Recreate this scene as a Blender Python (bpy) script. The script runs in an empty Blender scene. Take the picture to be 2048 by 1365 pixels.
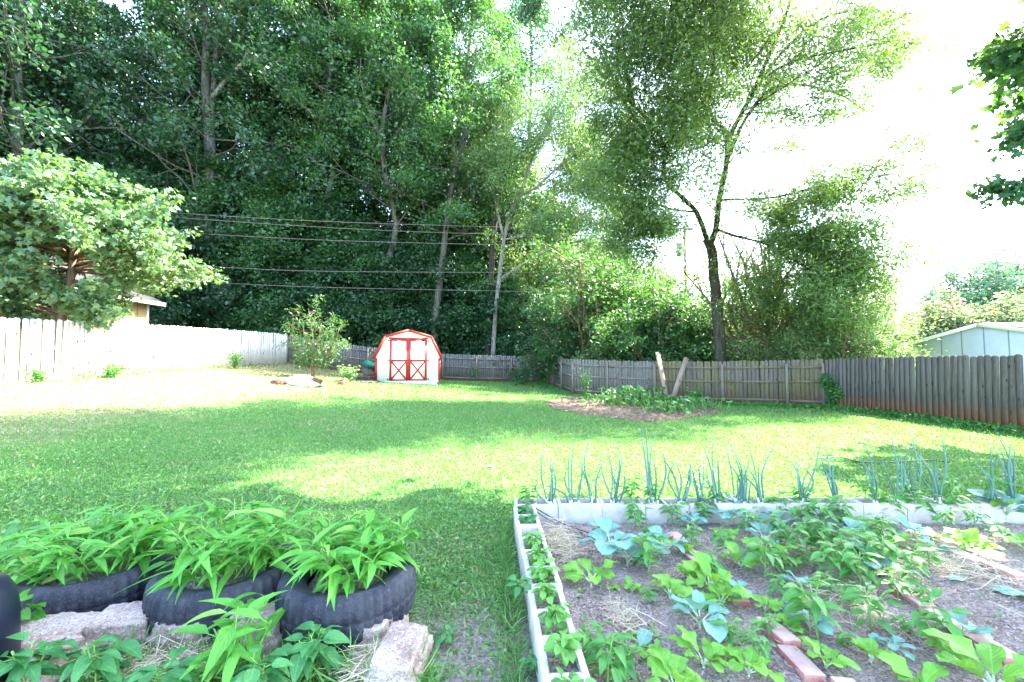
import bpy, math, random
import numpy as np
from mathutils import Vector

# ------------------------------------------------------------------ camera, sky, sun
scene = bpy.context.scene
COL = scene.collection
F = 830.0; CX = 1024.0; CY = 682.5            # focal length and centre in photo pixels
TILT = math.atan((726.0 - CY) / F); CAMH = 1.5
cd = bpy.data.cameras.new("camera"); cam = bpy.data.objects.new("camera", cd); COL.objects.link(cam)
cam.location = (0, 0, CAMH); cam.rotation_euler = (math.pi / 2 + TILT, 0, 0)
cd.sensor_width = 36; cd.lens = 36 * F / 2048; cd.clip_start = 0.05; cd.clip_end = 3000
scene.camera = cam
SUN_EL = math.radians(49); SUN_AZ = math.atan2(0.465, 0.885)      # azimuth from +X towards +Y
S = Vector((math.cos(SUN_EL) * math.cos(SUN_AZ), math.cos(SUN_EL) * math.sin(SUN_AZ), math.sin(SUN_EL)))
w = bpy.data.worlds.new("World"); scene.world = w; w.use_nodes = True
nt = w.node_tree; nt.nodes.clear()
sky = nt.nodes.new("ShaderNodeTexSky"); sky.sky_type = 'NISHITA'; sky.sun_disc = False
sky.sun_elevation = SUN_EL; sky.sun_rotation = math.pi / 2 - SUN_AZ
sky.air_density = 1.0; sky.dust_density = 1.6; sky.ozone_density = 1.0
bg = nt.nodes.new("ShaderNodeBackground"); bg.inputs[1].default_value = 0.135
wo = nt.nodes.new("ShaderNodeOutputWorld")
nt.links.new(sky.outputs[0], bg.inputs[0]); nt.links.new(bg.outputs[0], wo.inputs[0])
sd = bpy.data.lights.new("sun", 'SUN'); sd.energy = 3.7; sd.angle = math.radians(0.5); sd.color = (1.0, 0.93, 0.78)
sun = bpy.data.objects.new("sun", sd); COL.objects.link(sun)
sun.rotation_euler = S.to_track_quat('Z', 'Y').to_euler()
scene.view_settings.view_transform = 'Standard'; scene.view_settings.look = 'None'
scene.view_settings.gamma = 1; scene.view_settings.exposure = 4.0
cy = scene.cycles; cy.use_denoising = True; cy.max_bounces = 5; cy.diffuse_bounces = 2
cy.glossy_bounces = 2; cy.transmission_bounces = 5; cy.transparent_max_bounces = 6

# ------------------------------------------------------------------ helpers
R = np.random.default_rng(7)
ct, st = math.cos(TILT), math.sin(TILT)
def ray(px, py):
    a = (px - CX) / F; b = -(py - CY) / F
    return np.array([a, ct - b * st, st + b * ct])
def at(px, py, Y):
    d = ray(px, py); k = Y / d[1]
    return np.array([d[0] * k, Y, CAMH + d[2] * k])
TP = np.array([(-14.5, 11.9, .97), (-14.3, 14.2, 1.09), (-14, 16, 1.15), (-13.8, 20.3, 1.28), (-14.3, 26.5, 1.5), (-12.6, 27.4, 1.1),
      (-9.8, 27.8, .77), (-4.7, 28.6, .3), (-2.3, 29.0, .22), (2.2, 29.3, .13), (2.53, 26.6, .03), (2.85, 23, -.1), (3.2, 21.1, -.13),
      (4.7, 20.8, -.2), (8.98, 17.7, -.25), (11.8, 15.8, -.19), (11.9, 13.7, -.13), (11.9, 11.8, -.12), (12.24, 10, -.14), (-5.2, 21, .44),
      (0, 3, 0), (4.5, 3, 0), (4.5, 5, -.02), (0, 5, 0), (-2, 4, 0), (-4, 4, .05), (-1.2, 2.1, .1), (-2.6, 2.1, .1), (-9, 6, .45), (-14, 6, .8),
      (12, 4, -.1), (0, 0, 0), (0, 12, -.08), (4, 10, -.1)])
def _k(r2): return 0.5 * r2 * np.log(r2 + 1e-9)
def _fit():
    n = len(TP); P = TP[:, :2]; r2 = ((P[:, None] - P[None]) ** 2).sum(-1)
    A = np.zeros((n + 3, n + 3)); A[:n, :n] = _k(r2) + np.eye(n) * 3.0
    A[:n, n] = 1; A[:n, n + 1:] = P; A[n, :n] = 1; A[n + 1:, :n] = P.T
    return np.linalg.solve(A, np.concatenate([TP[:, 2], np.zeros(3)]))
_w = _fit()
def gz(x, y):
    x = np.clip(np.asarray(x, float), -15, 13); y = np.clip(np.asarray(y, float), 0, 30)
    sh = x.shape; x = x.ravel(); y = y.ravel(); z = np.empty(len(x)); n = len(TP)
    for i in range(0, len(x), 50000):
        xs, ys = x[i:i + 50000], y[i:i + 50000]
        r2 = (xs[:, None] - TP[None, :, 0]) ** 2 + (ys[:, None] - TP[None, :, 1]) ** 2
        z[i:i + 50000] = _k(r2) @ _w[:n] + _w[n] + _w[n + 1] * xs + _w[n + 2] * ys
    return z.reshape(sh)
def g1(x, y): return float(gz(np.array([x]), np.array([y]))[0])
def gpt(px, py, up=0.0):
    d = ray(px, py); lo, t = 0.8, 0.8
    while t < 60:
        if CAMH + d[2] * t <= g1(d[0] * t, d[1] * t) + up: break
        lo = t; t += 0.4
    hi = t
    for _ in range(14):
        m = (lo + hi) / 2
        if CAMH + d[2] * m <= g1(d[0] * m, d[1] * m) + up: hi = m
        else: lo = m
    return np.array([d[0] * hi, d[1] * hi, CAMH + d[2] * hi])

class G:                                        # growing mesh: arrays of verts, faces of equal size, uv
    def __init__(s): s.V = []; s.Fc = []; s.n = 0; s.has = False
    def add(s, V, Fs, UV=None):
        V = np.asarray(V, float)
        if not isinstance(Fs, (list, tuple)): Fs = [Fs]
        if UV is None: UV = np.zeros((len(V), 2))
        for f in Fs:
            f = np.asarray(f)
            if len(f): s.Fc.append((f + s.n))
        s.V.append(np.hstack([V, UV])); s.n += len(V)
        return s
def obj(name, g, mat, parent=None, smooth=False):
    me = bpy.data.meshes.new(name)
    V = np.vstack(g.V); me.vertices.add(len(V)); me.vertices.foreach_set("co", V[:, :3].astype(np.float32).ravel())
    li = np.concatenate([f.ravel() for f in g.Fc]); tot = np.concatenate([np.full(len(f), f.shape[1]) for f in g.Fc])
    me.loops.add(len(li)); me.loops.foreach_set("vertex_index", li.astype(np.int32))
    me.polygons.add(len(tot)); me.polygons.foreach_set("loop_start", np.concatenate([[0], np.cumsum(tot)[:-1]]).astype(np.int32))
    if smooth: me.polygons.foreach_set("use_smooth", np.ones(len(tot), bool))
    uv = me.uv_layers.new(name="uv"); uv.data.foreach_set("uv", V[li, 3:5].astype(np.float32).ravel())
    me.update(calc_edges=True); me.validate()
    me.materials.append(mat)
    o = bpy.data.objects.new(name, me); COL.objects.link(o)
    if parent is not None: o.parent = parent
    return o
def thing(name, label, cat, loc=(0, 0, 0), rz=0, group=None):
    o = bpy.data.objects.new(name, None); COL.objects.link(o); o.location = loc; o.rotation_euler = (0, 0, rz)
    o.empty_display_size = .1
    return tag(o, label, cat, group)
def tag(o, label=None, cat=None, group=None, kind=None):
    if label: o['label'] = label
    if cat: o['category'] = cat
    if group: o['group'] = group
    if kind: o['kind'] = kind
    return o
def copy_tree(o, parent=None):
    c = o.copy(); COL.objects.link(c)
    if parent is not None: c.parent = parent
    for ch in list(o.children): copy_tree(ch, c)
    return c

def box(c, s, rz=0, rx=0, ry=0):
    x, y, z = np.array(s) / 2
    V = np.array([(-x, -y, -z), (x, -y, -z), (x, y, -z), (-x, y, -z), (-x, -y, z), (x, -y, z), (x, y, z), (-x, y, z)])
    V = V @ rot(rx, ry, rz).T + np.array(c)
    return V, np.array([(0, 3, 2, 1), (4, 5, 6, 7), (0, 1, 5, 4), (1, 2, 6, 5), (2, 3, 7, 6), (3, 0, 4, 7)])
def rot(rx=0, ry=0, rz=0):
    a, b, c = math.cos(rx), math.cos(ry), math.cos(rz); d, e, f = math.sin(rx), math.sin(ry), math.sin(rz)
    X = np.array([(1, 0, 0), (0, a, -d), (0, d, a)]); Y = np.array([(b, 0, e), (0, 1, 0), (-e, 0, b)]); Z = np.array([(c, -f, 0), (f, c, 0), (0, 0, 1)])
    return Z @ Y @ X
def bar(p, q, wd, th, up=(0, 0, 1)):           # box from p to q
    p, q = np.array(p, float), np.array(q, float); d = q - p; L = np.linalg.norm(d); d /= L
    s = np.cross(d, up); s /= np.linalg.norm(s); u = np.cross(s, d); V = []
    for t in (p, q):
        for a, b in ((-1, -1), (1, -1), (1, 1), (-1, 1)): V.append(t + s * a * wd / 2 + u * b * th / 2)
    return np.array(V), np.array([(0, 1, 2, 3), (7, 6, 5, 4), (0, 4, 5, 1), (1, 5, 6, 2), (2, 6, 7, 3), (3, 7, 4, 0)])
def tube(P, r, n=6, wob=0, rng=R):
    P = np.asarray(P, float); r = np.broadcast_to(np.asarray(r, float), (len(P),))
    T = np.gradient(P, axis=0); T /= np.linalg.norm(T, axis=1)[:, None] + 1e-9
    ref = np.array([0, 1.0, 0]) if abs(T[0, 1]) < .8 else np.array([1.0, 0, 0])
    A = np.cross(T, ref); A /= np.linalg.norm(A, axis=1)[:, None] + 1e-9; B = np.cross(T, A)
    an = np.arange(n) / n * 2 * math.pi; rr = r[:, None] * (1 + wob * rng.uniform(-1, 1, (len(P), n)))
    V = P[:, None] + A[:, None] * (np.cos(an)[None, :, None] * rr[..., None]) + B[:, None] * (np.sin(an)[None, :, None] * rr[..., None])
    i = np.arange(len(P) - 1)[:, None] * n; j = np.arange(n)[None]; j2 = (j + 1) % n
    Fq = np.stack([i + j, i + j2, i + n + j2, i + n + j], -1).reshape(-1, 4)
    L = np.concatenate([[0], np.cumsum(np.linalg.norm(np.diff(P, axis=0), axis=1))])
    UV = np.stack([np.tile(an / 6.283, len(P)), np.repeat(L, n)], -1)
    V = np.vstack([V.reshape(-1, 3), P[0], P[-1]]); UV = np.vstack([UV, (0, 0), (0, L[-1])])
    m = len(P) * n; e = m - n
    T3 = np.array([(m, (k + 1) % n, k) for k in range(n)] + [(m + 1, e + k, e + (k + 1) % n) for k in range(n)])
    return V, [Fq, T3], UV
def smooth_path(P, k=4):
    P = np.asarray(P, float); t = np.arange(len(P)); tt = np.linspace(0, len(P) - 1, (len(P) - 1) * k + 1)
    Q = np.vstack([2 * P[0] - P[1], P, 2 * P[-1] - P[-2]]); out = []
    for u in tt:
        i = min(int(u), len(P) - 2); f = u - i; a, b, c, d = Q[i], Q[i + 1], Q[i + 2], Q[i + 3]
        out.append(.5 * (2 * b + (c - a) * f + (2 * a - 5 * b + 4 * c - d) * f * f + (3 * b - a - 3 * c + d) * f ** 3))
    return np.array(out)
def norm(a): return a / (np.linalg.norm(a, axis=-1, keepdims=True) + 1e-9)
def scatter(tv, tf, tuv, pos, ax, nrm, sc):     # template x=along axis, z=normal
    ax = norm(ax); sdv = norm(np.cross(nrm, ax)); nn = np.cross(ax, sdv); sc = np.asarray(sc).reshape(-1, 1, 1)
    V = pos[:, None] + (tv[None, :, 0:1] * ax[:, None] + tv[None, :, 1:2] * sdv[:, None] + tv[None, :, 2:3] * nn[:, None]) * sc
    n, k = len(pos), len(tv); off = (np.arange(n) * k)[:, None, None]
    return V.reshape(-1, 3), [(np.asarray(f)[None] + off).reshape(-1, np.asarray(f).shape[1]) for f in tf], np.tile(tuv, (n, 1))
def rdir(n, rng, zb=0.0, zs=1.0):
    v = rng.normal(size=(n, 3)); v[:, 2] = v[:, 2] * zs + zb; return norm(v)

# ------------------------------------------------------------------ materials
def mat(name):
    m = bpy.data.materials.new(name); m.use_nodes = True; t = m.node_tree; t.nodes.clear()
    o = t.nodes.new("ShaderNodeOutputMaterial"); return m, t, o
def N(t, typ, **kw):
    n = t.nodes.new(typ)
    for k, v in kw.items():
        if k.startswith('i_'): n.inputs[k[2:].replace('_', ' ')].default_value = v
        else: setattr(n, k, v)
    return n
def ramp(t, fac, stops):
    r = t.nodes.new("ShaderNodeValToRGB"); e = r.color_ramp.elements
    while len(e) < len(stops): e.new(.5)
    for x, (p, c) in zip(e, stops): x.position = p; x.color = tuple(c) + (1,) if len(c) == 3 else c
    t.links.new(fac, r.inputs[0]); return r.outputs[0]
def mixc(t, fac, a, b, mode='MIX'):
    m = t.nodes.new("ShaderNodeMix"); m.data_type = 'RGBA'; m.blend_type = mode
    for s, v in ((m.inputs[0], fac), (m.inputs[6], a), (m.inputs[7], b)):
        if hasattr(v, 'is_linked'): t.links.new(v, s)
        elif isinstance(v, (int, float)): s.default_value = v
        else: s.default_value = tuple(v) + (1,)
    return m.outputs[2]
def math_(t, op, a, b=0.0, c=None):
    m = t.nodes.new("ShaderNodeMath"); m.operation = op
    for s, v in zip(m.inputs, (a, b, c)):
        if v is None: continue
        if hasattr(v, 'is_linked'): t.links.new(v, s)
        else: s.default_value = v
    return m.outputs[0]
def noise(t, scale, detail=4, vec=None, rough=.6, dist=0):
    n = N(t, "ShaderNodeTexNoise"); n.inputs['Scale'].default_value = scale; n.inputs['Detail'].default_value = detail
    n.inputs['Roughness'].default_value = rough; n.inputs['Distortion'].default_value = dist
    if vec is not None: t.links.new(vec, n.inputs['Vector'])
    return n.outputs[0]
def coord(t, kind='Object', scale=None):
    c = N(t, "ShaderNodeTexCoord").outputs[kind]
    if scale is None: return c
    m = N(t, "ShaderNodeMapping"); m.inputs['Scale'].default_value = scale; t.links.new(c, m.inputs[0]); return m.outputs[0]
def pos(t, scale=None):
    c = N(t, "ShaderNodeNewGeometry").outputs['Position']
    if scale is None: return c
    m = N(t, "ShaderNodeMapping"); m.inputs['Scale'].default_value = scale; t.links.new(c, m.inputs[0]); return m.outputs[0]
def bsdf(t, o, col, rough=.8, bump=None, bs=.3, bd=.02, spec=.3, metal=0):
    b = N(t, "ShaderNodeBsdfPrincipled"); b.inputs['Specular IOR Level'].default_value = spec; b.inputs['Metallic'].default_value = metal
    for s, v in ((b.inputs['Base Color'], col), (b.inputs['Roughness'], rough)):
        if hasattr(v, 'is_linked'): t.links.new(v, s)
        else: s.default_value = v if isinstance(v, float) else tuple(v) + (1,)
    if bump is not None:
        k = N(t, "ShaderNodeBump"); k.inputs['Strength'].default_value = bs; k.inputs['Distance'].default_value = bd
        t.links.new(bump, k.inputs['Height']); t.links.new(k.outputs[0], b.inputs['Normal'])
    t.links.new(b.outputs[0], o.inputs[0]); return b
def plain(name, c, rough=.7, var=.25, scale=6, bs=.2, spec=.3, metal=0):
    m, t, o = mat(name); n = noise(t, scale, 6, coord(t))
    c = np.array(c); bsdf(t, o, ramp(t, n, [(.3, c * (1 - var)), (.7, np.minimum(c * (1 + var), .95))]), rough, noise(t, scale * 6, 4, coord(t)), bs, .01, spec, metal)
    return m
def leaf(name, dark, light, trans, veins=False, tw=.35, rough=.5, spec=.35, old=None, vein_c=None, vs=.4):
    m, t, o = mat(name); g = N(t, "ShaderNodeNewGeometry"); rnd = g.outputs['Random Per Island']
    col = ramp(t, rnd, [(0, dark), (.85, light), (1, old or light)])
    n2 = noise(t, 1.3, 3, pos(t)); col = mixc(t, ramp(t, n2, [(.35, (0, 0, 0)), (.7, (.5, .5, .5))]), col, light)
    tcol = mixc(t, rnd, trans, np.array(trans) * np.array((1.35, 1.15, .8)))
    bump = None
    if veins:
        uv = N(t, "ShaderNodeUVMap").outputs[0]; sx = N(t, "ShaderNodeSeparateXYZ"); t.links.new(uv, sx.inputs[0])
        d = math_(t, 'ABSOLUTE', math_(t, 'SUBTRACT', sx.outputs[1], .5))
        mid = math_(t, 'LESS_THAN', d, .03)
        sw = math_(t, 'SINE', math_(t, 'MULTIPLY', math_(t, 'SUBTRACT', sx.outputs[0], math_(t, 'MULTIPLY', d, .7)), 50.0))
        side = math_(t, 'GREATER_THAN', sw, .86)
        f = math_(t, 'MAXIMUM', mid, math_(t, 'MULTIPLY', side, .5)); f2 = math_(t, 'MULTIPLY', f, vs)
        vc = vein_c or tuple(np.minimum(np.array(light) * 1.9 + .05, .8))
        col = mixc(t, f2, col, vc); bump = sw
        blot = noise(t, 30, 3, pos(t)); col = mixc(t, .35, col, ramp(t, blot, [(.3, np.array(dark) * .8), (.7, light)]))
    b = N(t, "ShaderNodeBsdfPrincipled"); b.inputs['Roughness'].default_value = rough; b.inputs['Specular IOR Level'].default_value = spec
    t.links.new(col, b.inputs['Base Color'])
    if bump is not None:
        k = N(t, "ShaderNodeBump"); k.inputs['Strength'].default_value = .25; k.inputs['Distance'].default_value = .004
        t.links.new(bump, k.inputs['Height']); t.links.new(k.outputs[0], b.inputs['Normal'])
    tr = N(t, "ShaderNodeBsdfTranslucent"); t.links.new(tcol, tr.inputs[0])
    mx = N(t, "ShaderNodeMixShader"); mx.inputs[0].default_value = tw
    t.links.new(b.outputs[0], mx.inputs[1]); t.links.new(tr.outputs[0], mx.inputs[2]); t.links.new(mx.outputs[0], o.inputs[0])
    return m

M = {}
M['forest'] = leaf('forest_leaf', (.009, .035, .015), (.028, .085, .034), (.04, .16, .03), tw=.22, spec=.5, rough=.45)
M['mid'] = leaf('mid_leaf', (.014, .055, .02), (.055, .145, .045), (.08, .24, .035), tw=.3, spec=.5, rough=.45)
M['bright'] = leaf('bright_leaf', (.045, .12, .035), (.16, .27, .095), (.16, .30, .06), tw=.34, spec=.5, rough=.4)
M['willow'] = leaf('willow_leaf', (.03, .085, .03), (.12, .205, .07), (.17, .32, .06), tw=.38, spec=.55, rough=.4)
M['maple'] = leaf('maple_leaf', (.04, .10, .045), (.12, .22, .10), (.14, .28, .06), tw=.25, spec=.5, rough=.4)
M['gum'] = leaf('gum_leaf', (.012, .05, .03), (.035, .11, .05), (.10, .25, .04), tw=.3)
M['greygreen'] = leaf('greygreen_leaf', (.07, .11, .06), (.15, .20, .12), (.16, .24, .10), tw=.3)
M['pink'] = leaf('pink_blossom', (.35, .06, .14), (.55, .15, .25), (.5, .1, .2), tw=.3)
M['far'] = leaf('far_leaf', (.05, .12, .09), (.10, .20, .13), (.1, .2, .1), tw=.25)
M['water'] = leaf('water_spinach_leaf', (.025, .15, .02), (.13, .42, .05), (.14, .46, .04), True, tw=.3, vs=.45, old=(.4, .5, .12))
M['collard'] = leaf('collard_leaf', (.07, .20, .15), (.21, .41, .32), (.15, .34, .16), True, tw=.2, rough=.55, vs=.5, vein_c=(.5, .68, .58))
M['mustard'] = leaf('mustard_leaf', (.07, .25, .03), (.21, .47, .06), (.22, .46, .05), True, tw=.3, vs=.5, old=(.42, .55, .1))
M['pepper'] = leaf('pepper_leaf', (.02, .12, .025), (.11, .34, .055), (.11, .34, .04), True, tw=.28, rough=.38, spec=.5, vs=.35)
M['basil'] = leaf('basil_leaf', (.05, .19, .03), (.19, .44, .09), (.19, .44, .07), True, tw=.3, vs=.35)
M['weed'] = leaf('weed_leaf', (.02, .12, .035), (.10, .32, .09), (.10, .32, .06), True, tw=.3, vs=.35)
M['squash'] = leaf('squash_leaf', (.02, .10, .03), (.06, .20, .05), (.08, .25, .04), True, tw=.25, vs=.3)
M['onion'] = leaf('onion_leaf', (.06, .15, .12), (.13, .25, .20), (.1, .3, .15), tw=.12, rough=.45)
M['banana'] = leaf('banana_leaf', (.08, .28, .03), (.2, .5, .07), (.3, .6, .06), True, tw=.4)
M['grass'] = leaf('grass_blade', (.04, .145, .035), (.14, .315, .07), (.16, .36, .05), tw=.28, old=(.36, .40, .18))
M['drygrass'] = leaf('dry_grass_blade', (.15, .19, .06), (.34, .34, .17), (.24, .25, .1), tw=.25, old=(.42, .38, .26))
M['cover'] = leaf('cover_leaf', (.03, .13, .03), (.08, .25, .05), (.12, .32, .04), tw=.3)
M['straw'] = leaf('straw_bits', (.34, .27, .16), (.62, .54, .38), (.4, .3, .15), tw=.1)
M['chips'] = leaf('mulch_chips', (.12, .08, .05), (.36, .28, .20), (.2, .1, .1), tw=.05, rough=.9)
M['stem'] = plain('green_stem', (.16, .34, .07), .5, .3, 20)
M['palestem'] = plain('pale_stem', (.42, .52, .32), .5, .2, 20)
M['onionwhite'] = plain('onion_white', (.65, .66, .52), .5, .15, 20)
M['white'] = plain('white_paint', (.80, .80, .79), .6, .03, 4, .05)
M['red'] = plain('red_paint', (.36, .018, .014), .55, .3, 5, .1)
M['black'] = plain('black_iron', (.02, .02, .02), .5, .2, 10)
M['blackplastic'] = plain('black_plastic', (.006, .009, .022), .45, .3, 5, .1, .4)
M['galv'] = plain('transformer_paint', (.16, .22, .22), .5, .1, 4)
M['wire'] = plain('wire_sheath', (.16, .13, .12), .6, .1, 4)
M['mulchdark'] = plain('dark_mulch', (.05, .035, .04), .95, .6, 14, 1)
M['pole'] = plain('pole_wood', (.12, .10, .07), .9, .3, 4)
M['shingle'] = plain('dark_shingles', (.035, .033, .035), .9, .4, 8, .5)
M['paleshingle'] = plain('pale_shingles', (.6, .58, .56), .9, .15, 8, .4)
M['tubgreen'] = plain('green_tub_plastic', (.01, .13, .08), .4, .2, 4)
M['brick'] = None

def bark(name, a, b, sc=(9, 9, 1.3)):
    m, t, o = mat(name); v = pos(t, sc); n = noise(t, 1.0, 7, v, .7, .6); n2 = noise(t, .9, 3, pos(t))
    c = ramp(t, n, [(.35, a), (.62, b)]); c = mixc(t, ramp(t, n2, [(.5, (0, 0, 0)), (.7, (.45,) * 3)]), c, (.06, .09, .04))
    bsdf(t, o, c, .95, n, .8, .04, .15); return m
M['bark'] = bark('grey_bark', (.04, .035, .03), (.15, .135, .12))
M['barkbrown'] = bark('brown_bark', (.08, .05, .035), (.26, .18, .12))
M['barkpale'] = bark('pale_bark', (.10, .09, .08), (.34, .32, .29))
M['barkdark'] = bark('dark_bark', (.02, .017, .015), (.075, .065, .055))

def wood(name, a, b, stain=None, moss=None, st=.22):
    m, t, o = mat(name); g = N(t, "ShaderNodeNewGeometry"); rnd = g.outputs['Random Per Island']
    uv = N(t, "ShaderNodeUVMap").outputs[0]; sx = N(t, "ShaderNodeSeparateXYZ"); t.links.new(uv, sx.inputs[0])
    cm = N(t, "ShaderNodeCombineXYZ"); t.links.new(math_(t, 'ADD', sx.outputs[0], math_(t, 'MULTIPLY', rnd, 37.0)), cm.inputs[0])
    t.links.new(sx.outputs[1], cm.inputs[1]); t.links.new(math_(t, 'MULTIPLY', rnd, 9.0), cm.inputs[2])
    mp = N(t, "ShaderNodeMapping"); mp.inputs['Scale'].default_value = (34, 1.6, 1); t.links.new(cm.outputs[0], mp.inputs[0])
    grain = noise(t, 1.0, 6, mp.outputs[0], .65, 1.2)
    c = ramp(t, grain, [(.3, a), (.7, b)])
    c = mixc(t, math_(t, 'MULTIPLY', rnd, .5), c, ramp(t, rnd, [(0, np.array(a) * .9), (.5, np.array(b) * .75), (1, b)]))
    mk = N(t, "ShaderNodeMapping"); mk.inputs['Scale'].default_value = (7, 2.6, 1); t.links.new(cm.outputs[0], mk.inputs[0])
    vo = N(t, "ShaderNodeTexVoronoi"); vo.inputs['Scale'].default_value = 1.0; t.links.new(mk.outputs[0], vo.inputs['Vector'])
    knot = ramp(t, vo.outputs['Distance'], [(.09, (1, 1, 1)), (.16, (0, 0, 0))]); c = mixc(t, knot, c, (.035, .026, .022))
    if moss is not None:
        mn = noise(t, .8, 4, pos(t)); c = mixc(t, ramp(t, mn, [(.42, (0, 0, 0)), (.68, (.75,) * 3)]), c, moss)
    if stain is not None:
        sv = math_(t, 'ADD', sx.outputs[1], math_(t, 'MULTIPLY', noise(t, 3, 4, pos(t)), .35))
        c = mixc(t, ramp(t, sv, [(st, (.85,) * 3), (st + .45, (0, 0, 0))]), c, stain)
    bsdf(t, o, c, .9, grain, .35, .01, .15); return m
M['fence'] = wood('weathered_fence_wood', (.09, .083, .075), (.23, .21, .19), (.22, .13, .075))
M['fencemoss'] = wood('mossy_fence_wood', (.075, .065, .055), (.20, .175, .14), (.18, .11, .055), (.17, .15, .05))
M['fencepale'] = wood('pale_fence_wood', (.58, .57, .55), (.78, .77, .75))
M['fencebrown'] = wood('brown_fence_wood', (.05, .044, .04), (.165, .15, .138), (.27, .13, .07), None, .34)
M['post'] = wood('fence_post_wood', (.12, .10, .08), (.26, .225, .18))
M['board'] = wood('board_wood', (.17, .12, .09), (.36, .28, .22))

def concrete():
    m, t, o = mat('cinder_concrete'); n = noise(t, 9, 6, pos(t)); f = noise(t, 140, 3, pos(t))
    c = ramp(t, n, [(.3, (.37, .34, .295)), (.7, (.57, .54, .48))]); c = mixc(t, ramp(t, f, [(.62, (0, 0, 0)), (.75, (.5,) * 3)]), c, (.25, .24, .22))
    g = noise(t, 2.3, 4, pos(t)); c = mixc(t, ramp(t, g, [(.55, (0, 0, 0)), (.75, (.35,) * 3)]), c, (.33, .38, .24))
    bsdf(t, o, c, .95, f, .4, .004, .1); return m
M['concrete'] = concrete()
def stonem():
    m, t, o = mat('edging_stone'); n = noise(t, 5, 6, pos(t)); f = noise(t, 110, 3, pos(t))
    c = ramp(t, n, [(.3, (.26, .17, .135)), (.5, (.38, .29, .24)), (.72, (.48, .41, .35))]); c = mixc(t, ramp(t, f, [(.50, (0, 0, 0)), (.62, (.7,) * 3)]), c, (.13, .10, .09)); c = mixc(t, ramp(t, noise(t, 60, 5, pos(t)), [(.55, (0, 0, 0)), (.66, (.5,) * 3)]), c, (.68, .64, .6))
    bsdf(t, o, c, .95, f, .6, .006, .1); return m
M['stone'] = stonem()
def brickm():
    m, t, o = mat('red_brick'); n = noise(t, 9, 6, pos(t)); f = noise(t, 160, 3, pos(t))
    g = N(t, "ShaderNodeNewGeometry"); sz = N(t, "ShaderNodeSeparateXYZ"); t.links.new(g.outputs['Normal'], sz.inputs[0])
    c = ramp(t, n, [(.3, (.34, .10, .08)), (.65, (.50, .22, .17))])
    pale_top = math_(t, 'MULTIPLY', math_(t, 'MAXIMUM', sz.outputs[2], 0.0), ramp(t, n, [(.35, (.5,) * 3), (.65, (.95,) * 3)]))
    c = mixc(t, pale_top, c, (.55, .42, .37))  # upward faces blend unevenly towards a paler pinkish tone
    bsdf(t, o, c, .9, f, .5, .004, .1); return m
M['brick'] = brickm()
def rubber():
    m, t, o = mat('tyre_rubber'); n = noise(t, 6, 6, pos(t)); f = noise(t, 130, 5, pos(t))
    c = ramp(t, n, [(.35, (.012, .014, .026)), (.75, (.06, .062, .072))]); c = mixc(t, ramp(t, f, [(.52, (0, 0, 0)), (.72, (.5,) * 3)]), c, (.12, .12, .13))
    bsdf(t, o, c, .7, f, .4, .006, .35); return m
M['rubber'] = rubber()
def soilm(name, a, b, c3):
    m, t, o = mat(name); n = noise(t, 3, 6, pos(t)); f = noise(t, 70, 6, pos(t), .75); v = N(t, "ShaderNodeTexVoronoi"); v.inputs['Scale'].default_value = 55; t.links.new(pos(t), v.inputs['Vector'])
    c = ramp(t, f, [(.36, a), (.50, b), (.64, c3)]); c = mixc(t, ramp(t, n, [(.35, (0, 0, 0)), (.7, (.45,) * 3)]), c, np.array(c3) * .85)
    h = math_(t, 'ADD', f, math_(t, 'MULTIPLY', v.outputs['Distance'], .6))
    bsdf(t, o, c, .97, h, 1.0, .02, .1); return m
M['soil'] = soilm('garden_soil', (.045, .032, .028), (.28, .21, .18), (.58, .49, .43))
M['mulch'] = soilm('mulch_bed', (.05, .032, .022), (.20, .135, .09), (.34, .26, .19))
def siding(name, c, sc, axis=2):
    m, t, o = mat(name); s = N(t, "ShaderNodeSeparateXYZ"); t.links.new(coord(t), s.inputs[0])
    fr = math_(t, 'FRACT', math_(t, 'MULTIPLY', s.outputs[axis], sc)); ln = math_(t, 'LESS_THAN', fr, .06)
    n = noise(t, 2, 5, coord(t)); c = np.array(c)
    col = mixc(t, ln, ramp(t, n, [(.3, c * .92), (.7, np.minimum(c * 1.06, .9))]), c * .45)
    bsdf(t, o, col, .7, fr, .4, .02, .2); return m
M['garage'] = siding('garage_siding', (.50, .55, .76), 1.25, 1)
M['mint'] = siding('mint_siding', (.66, .78, .72), 5, 2)
M['tan'] = siding('tan_siding', (.62, .44, .20), 1.6, 1)
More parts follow.
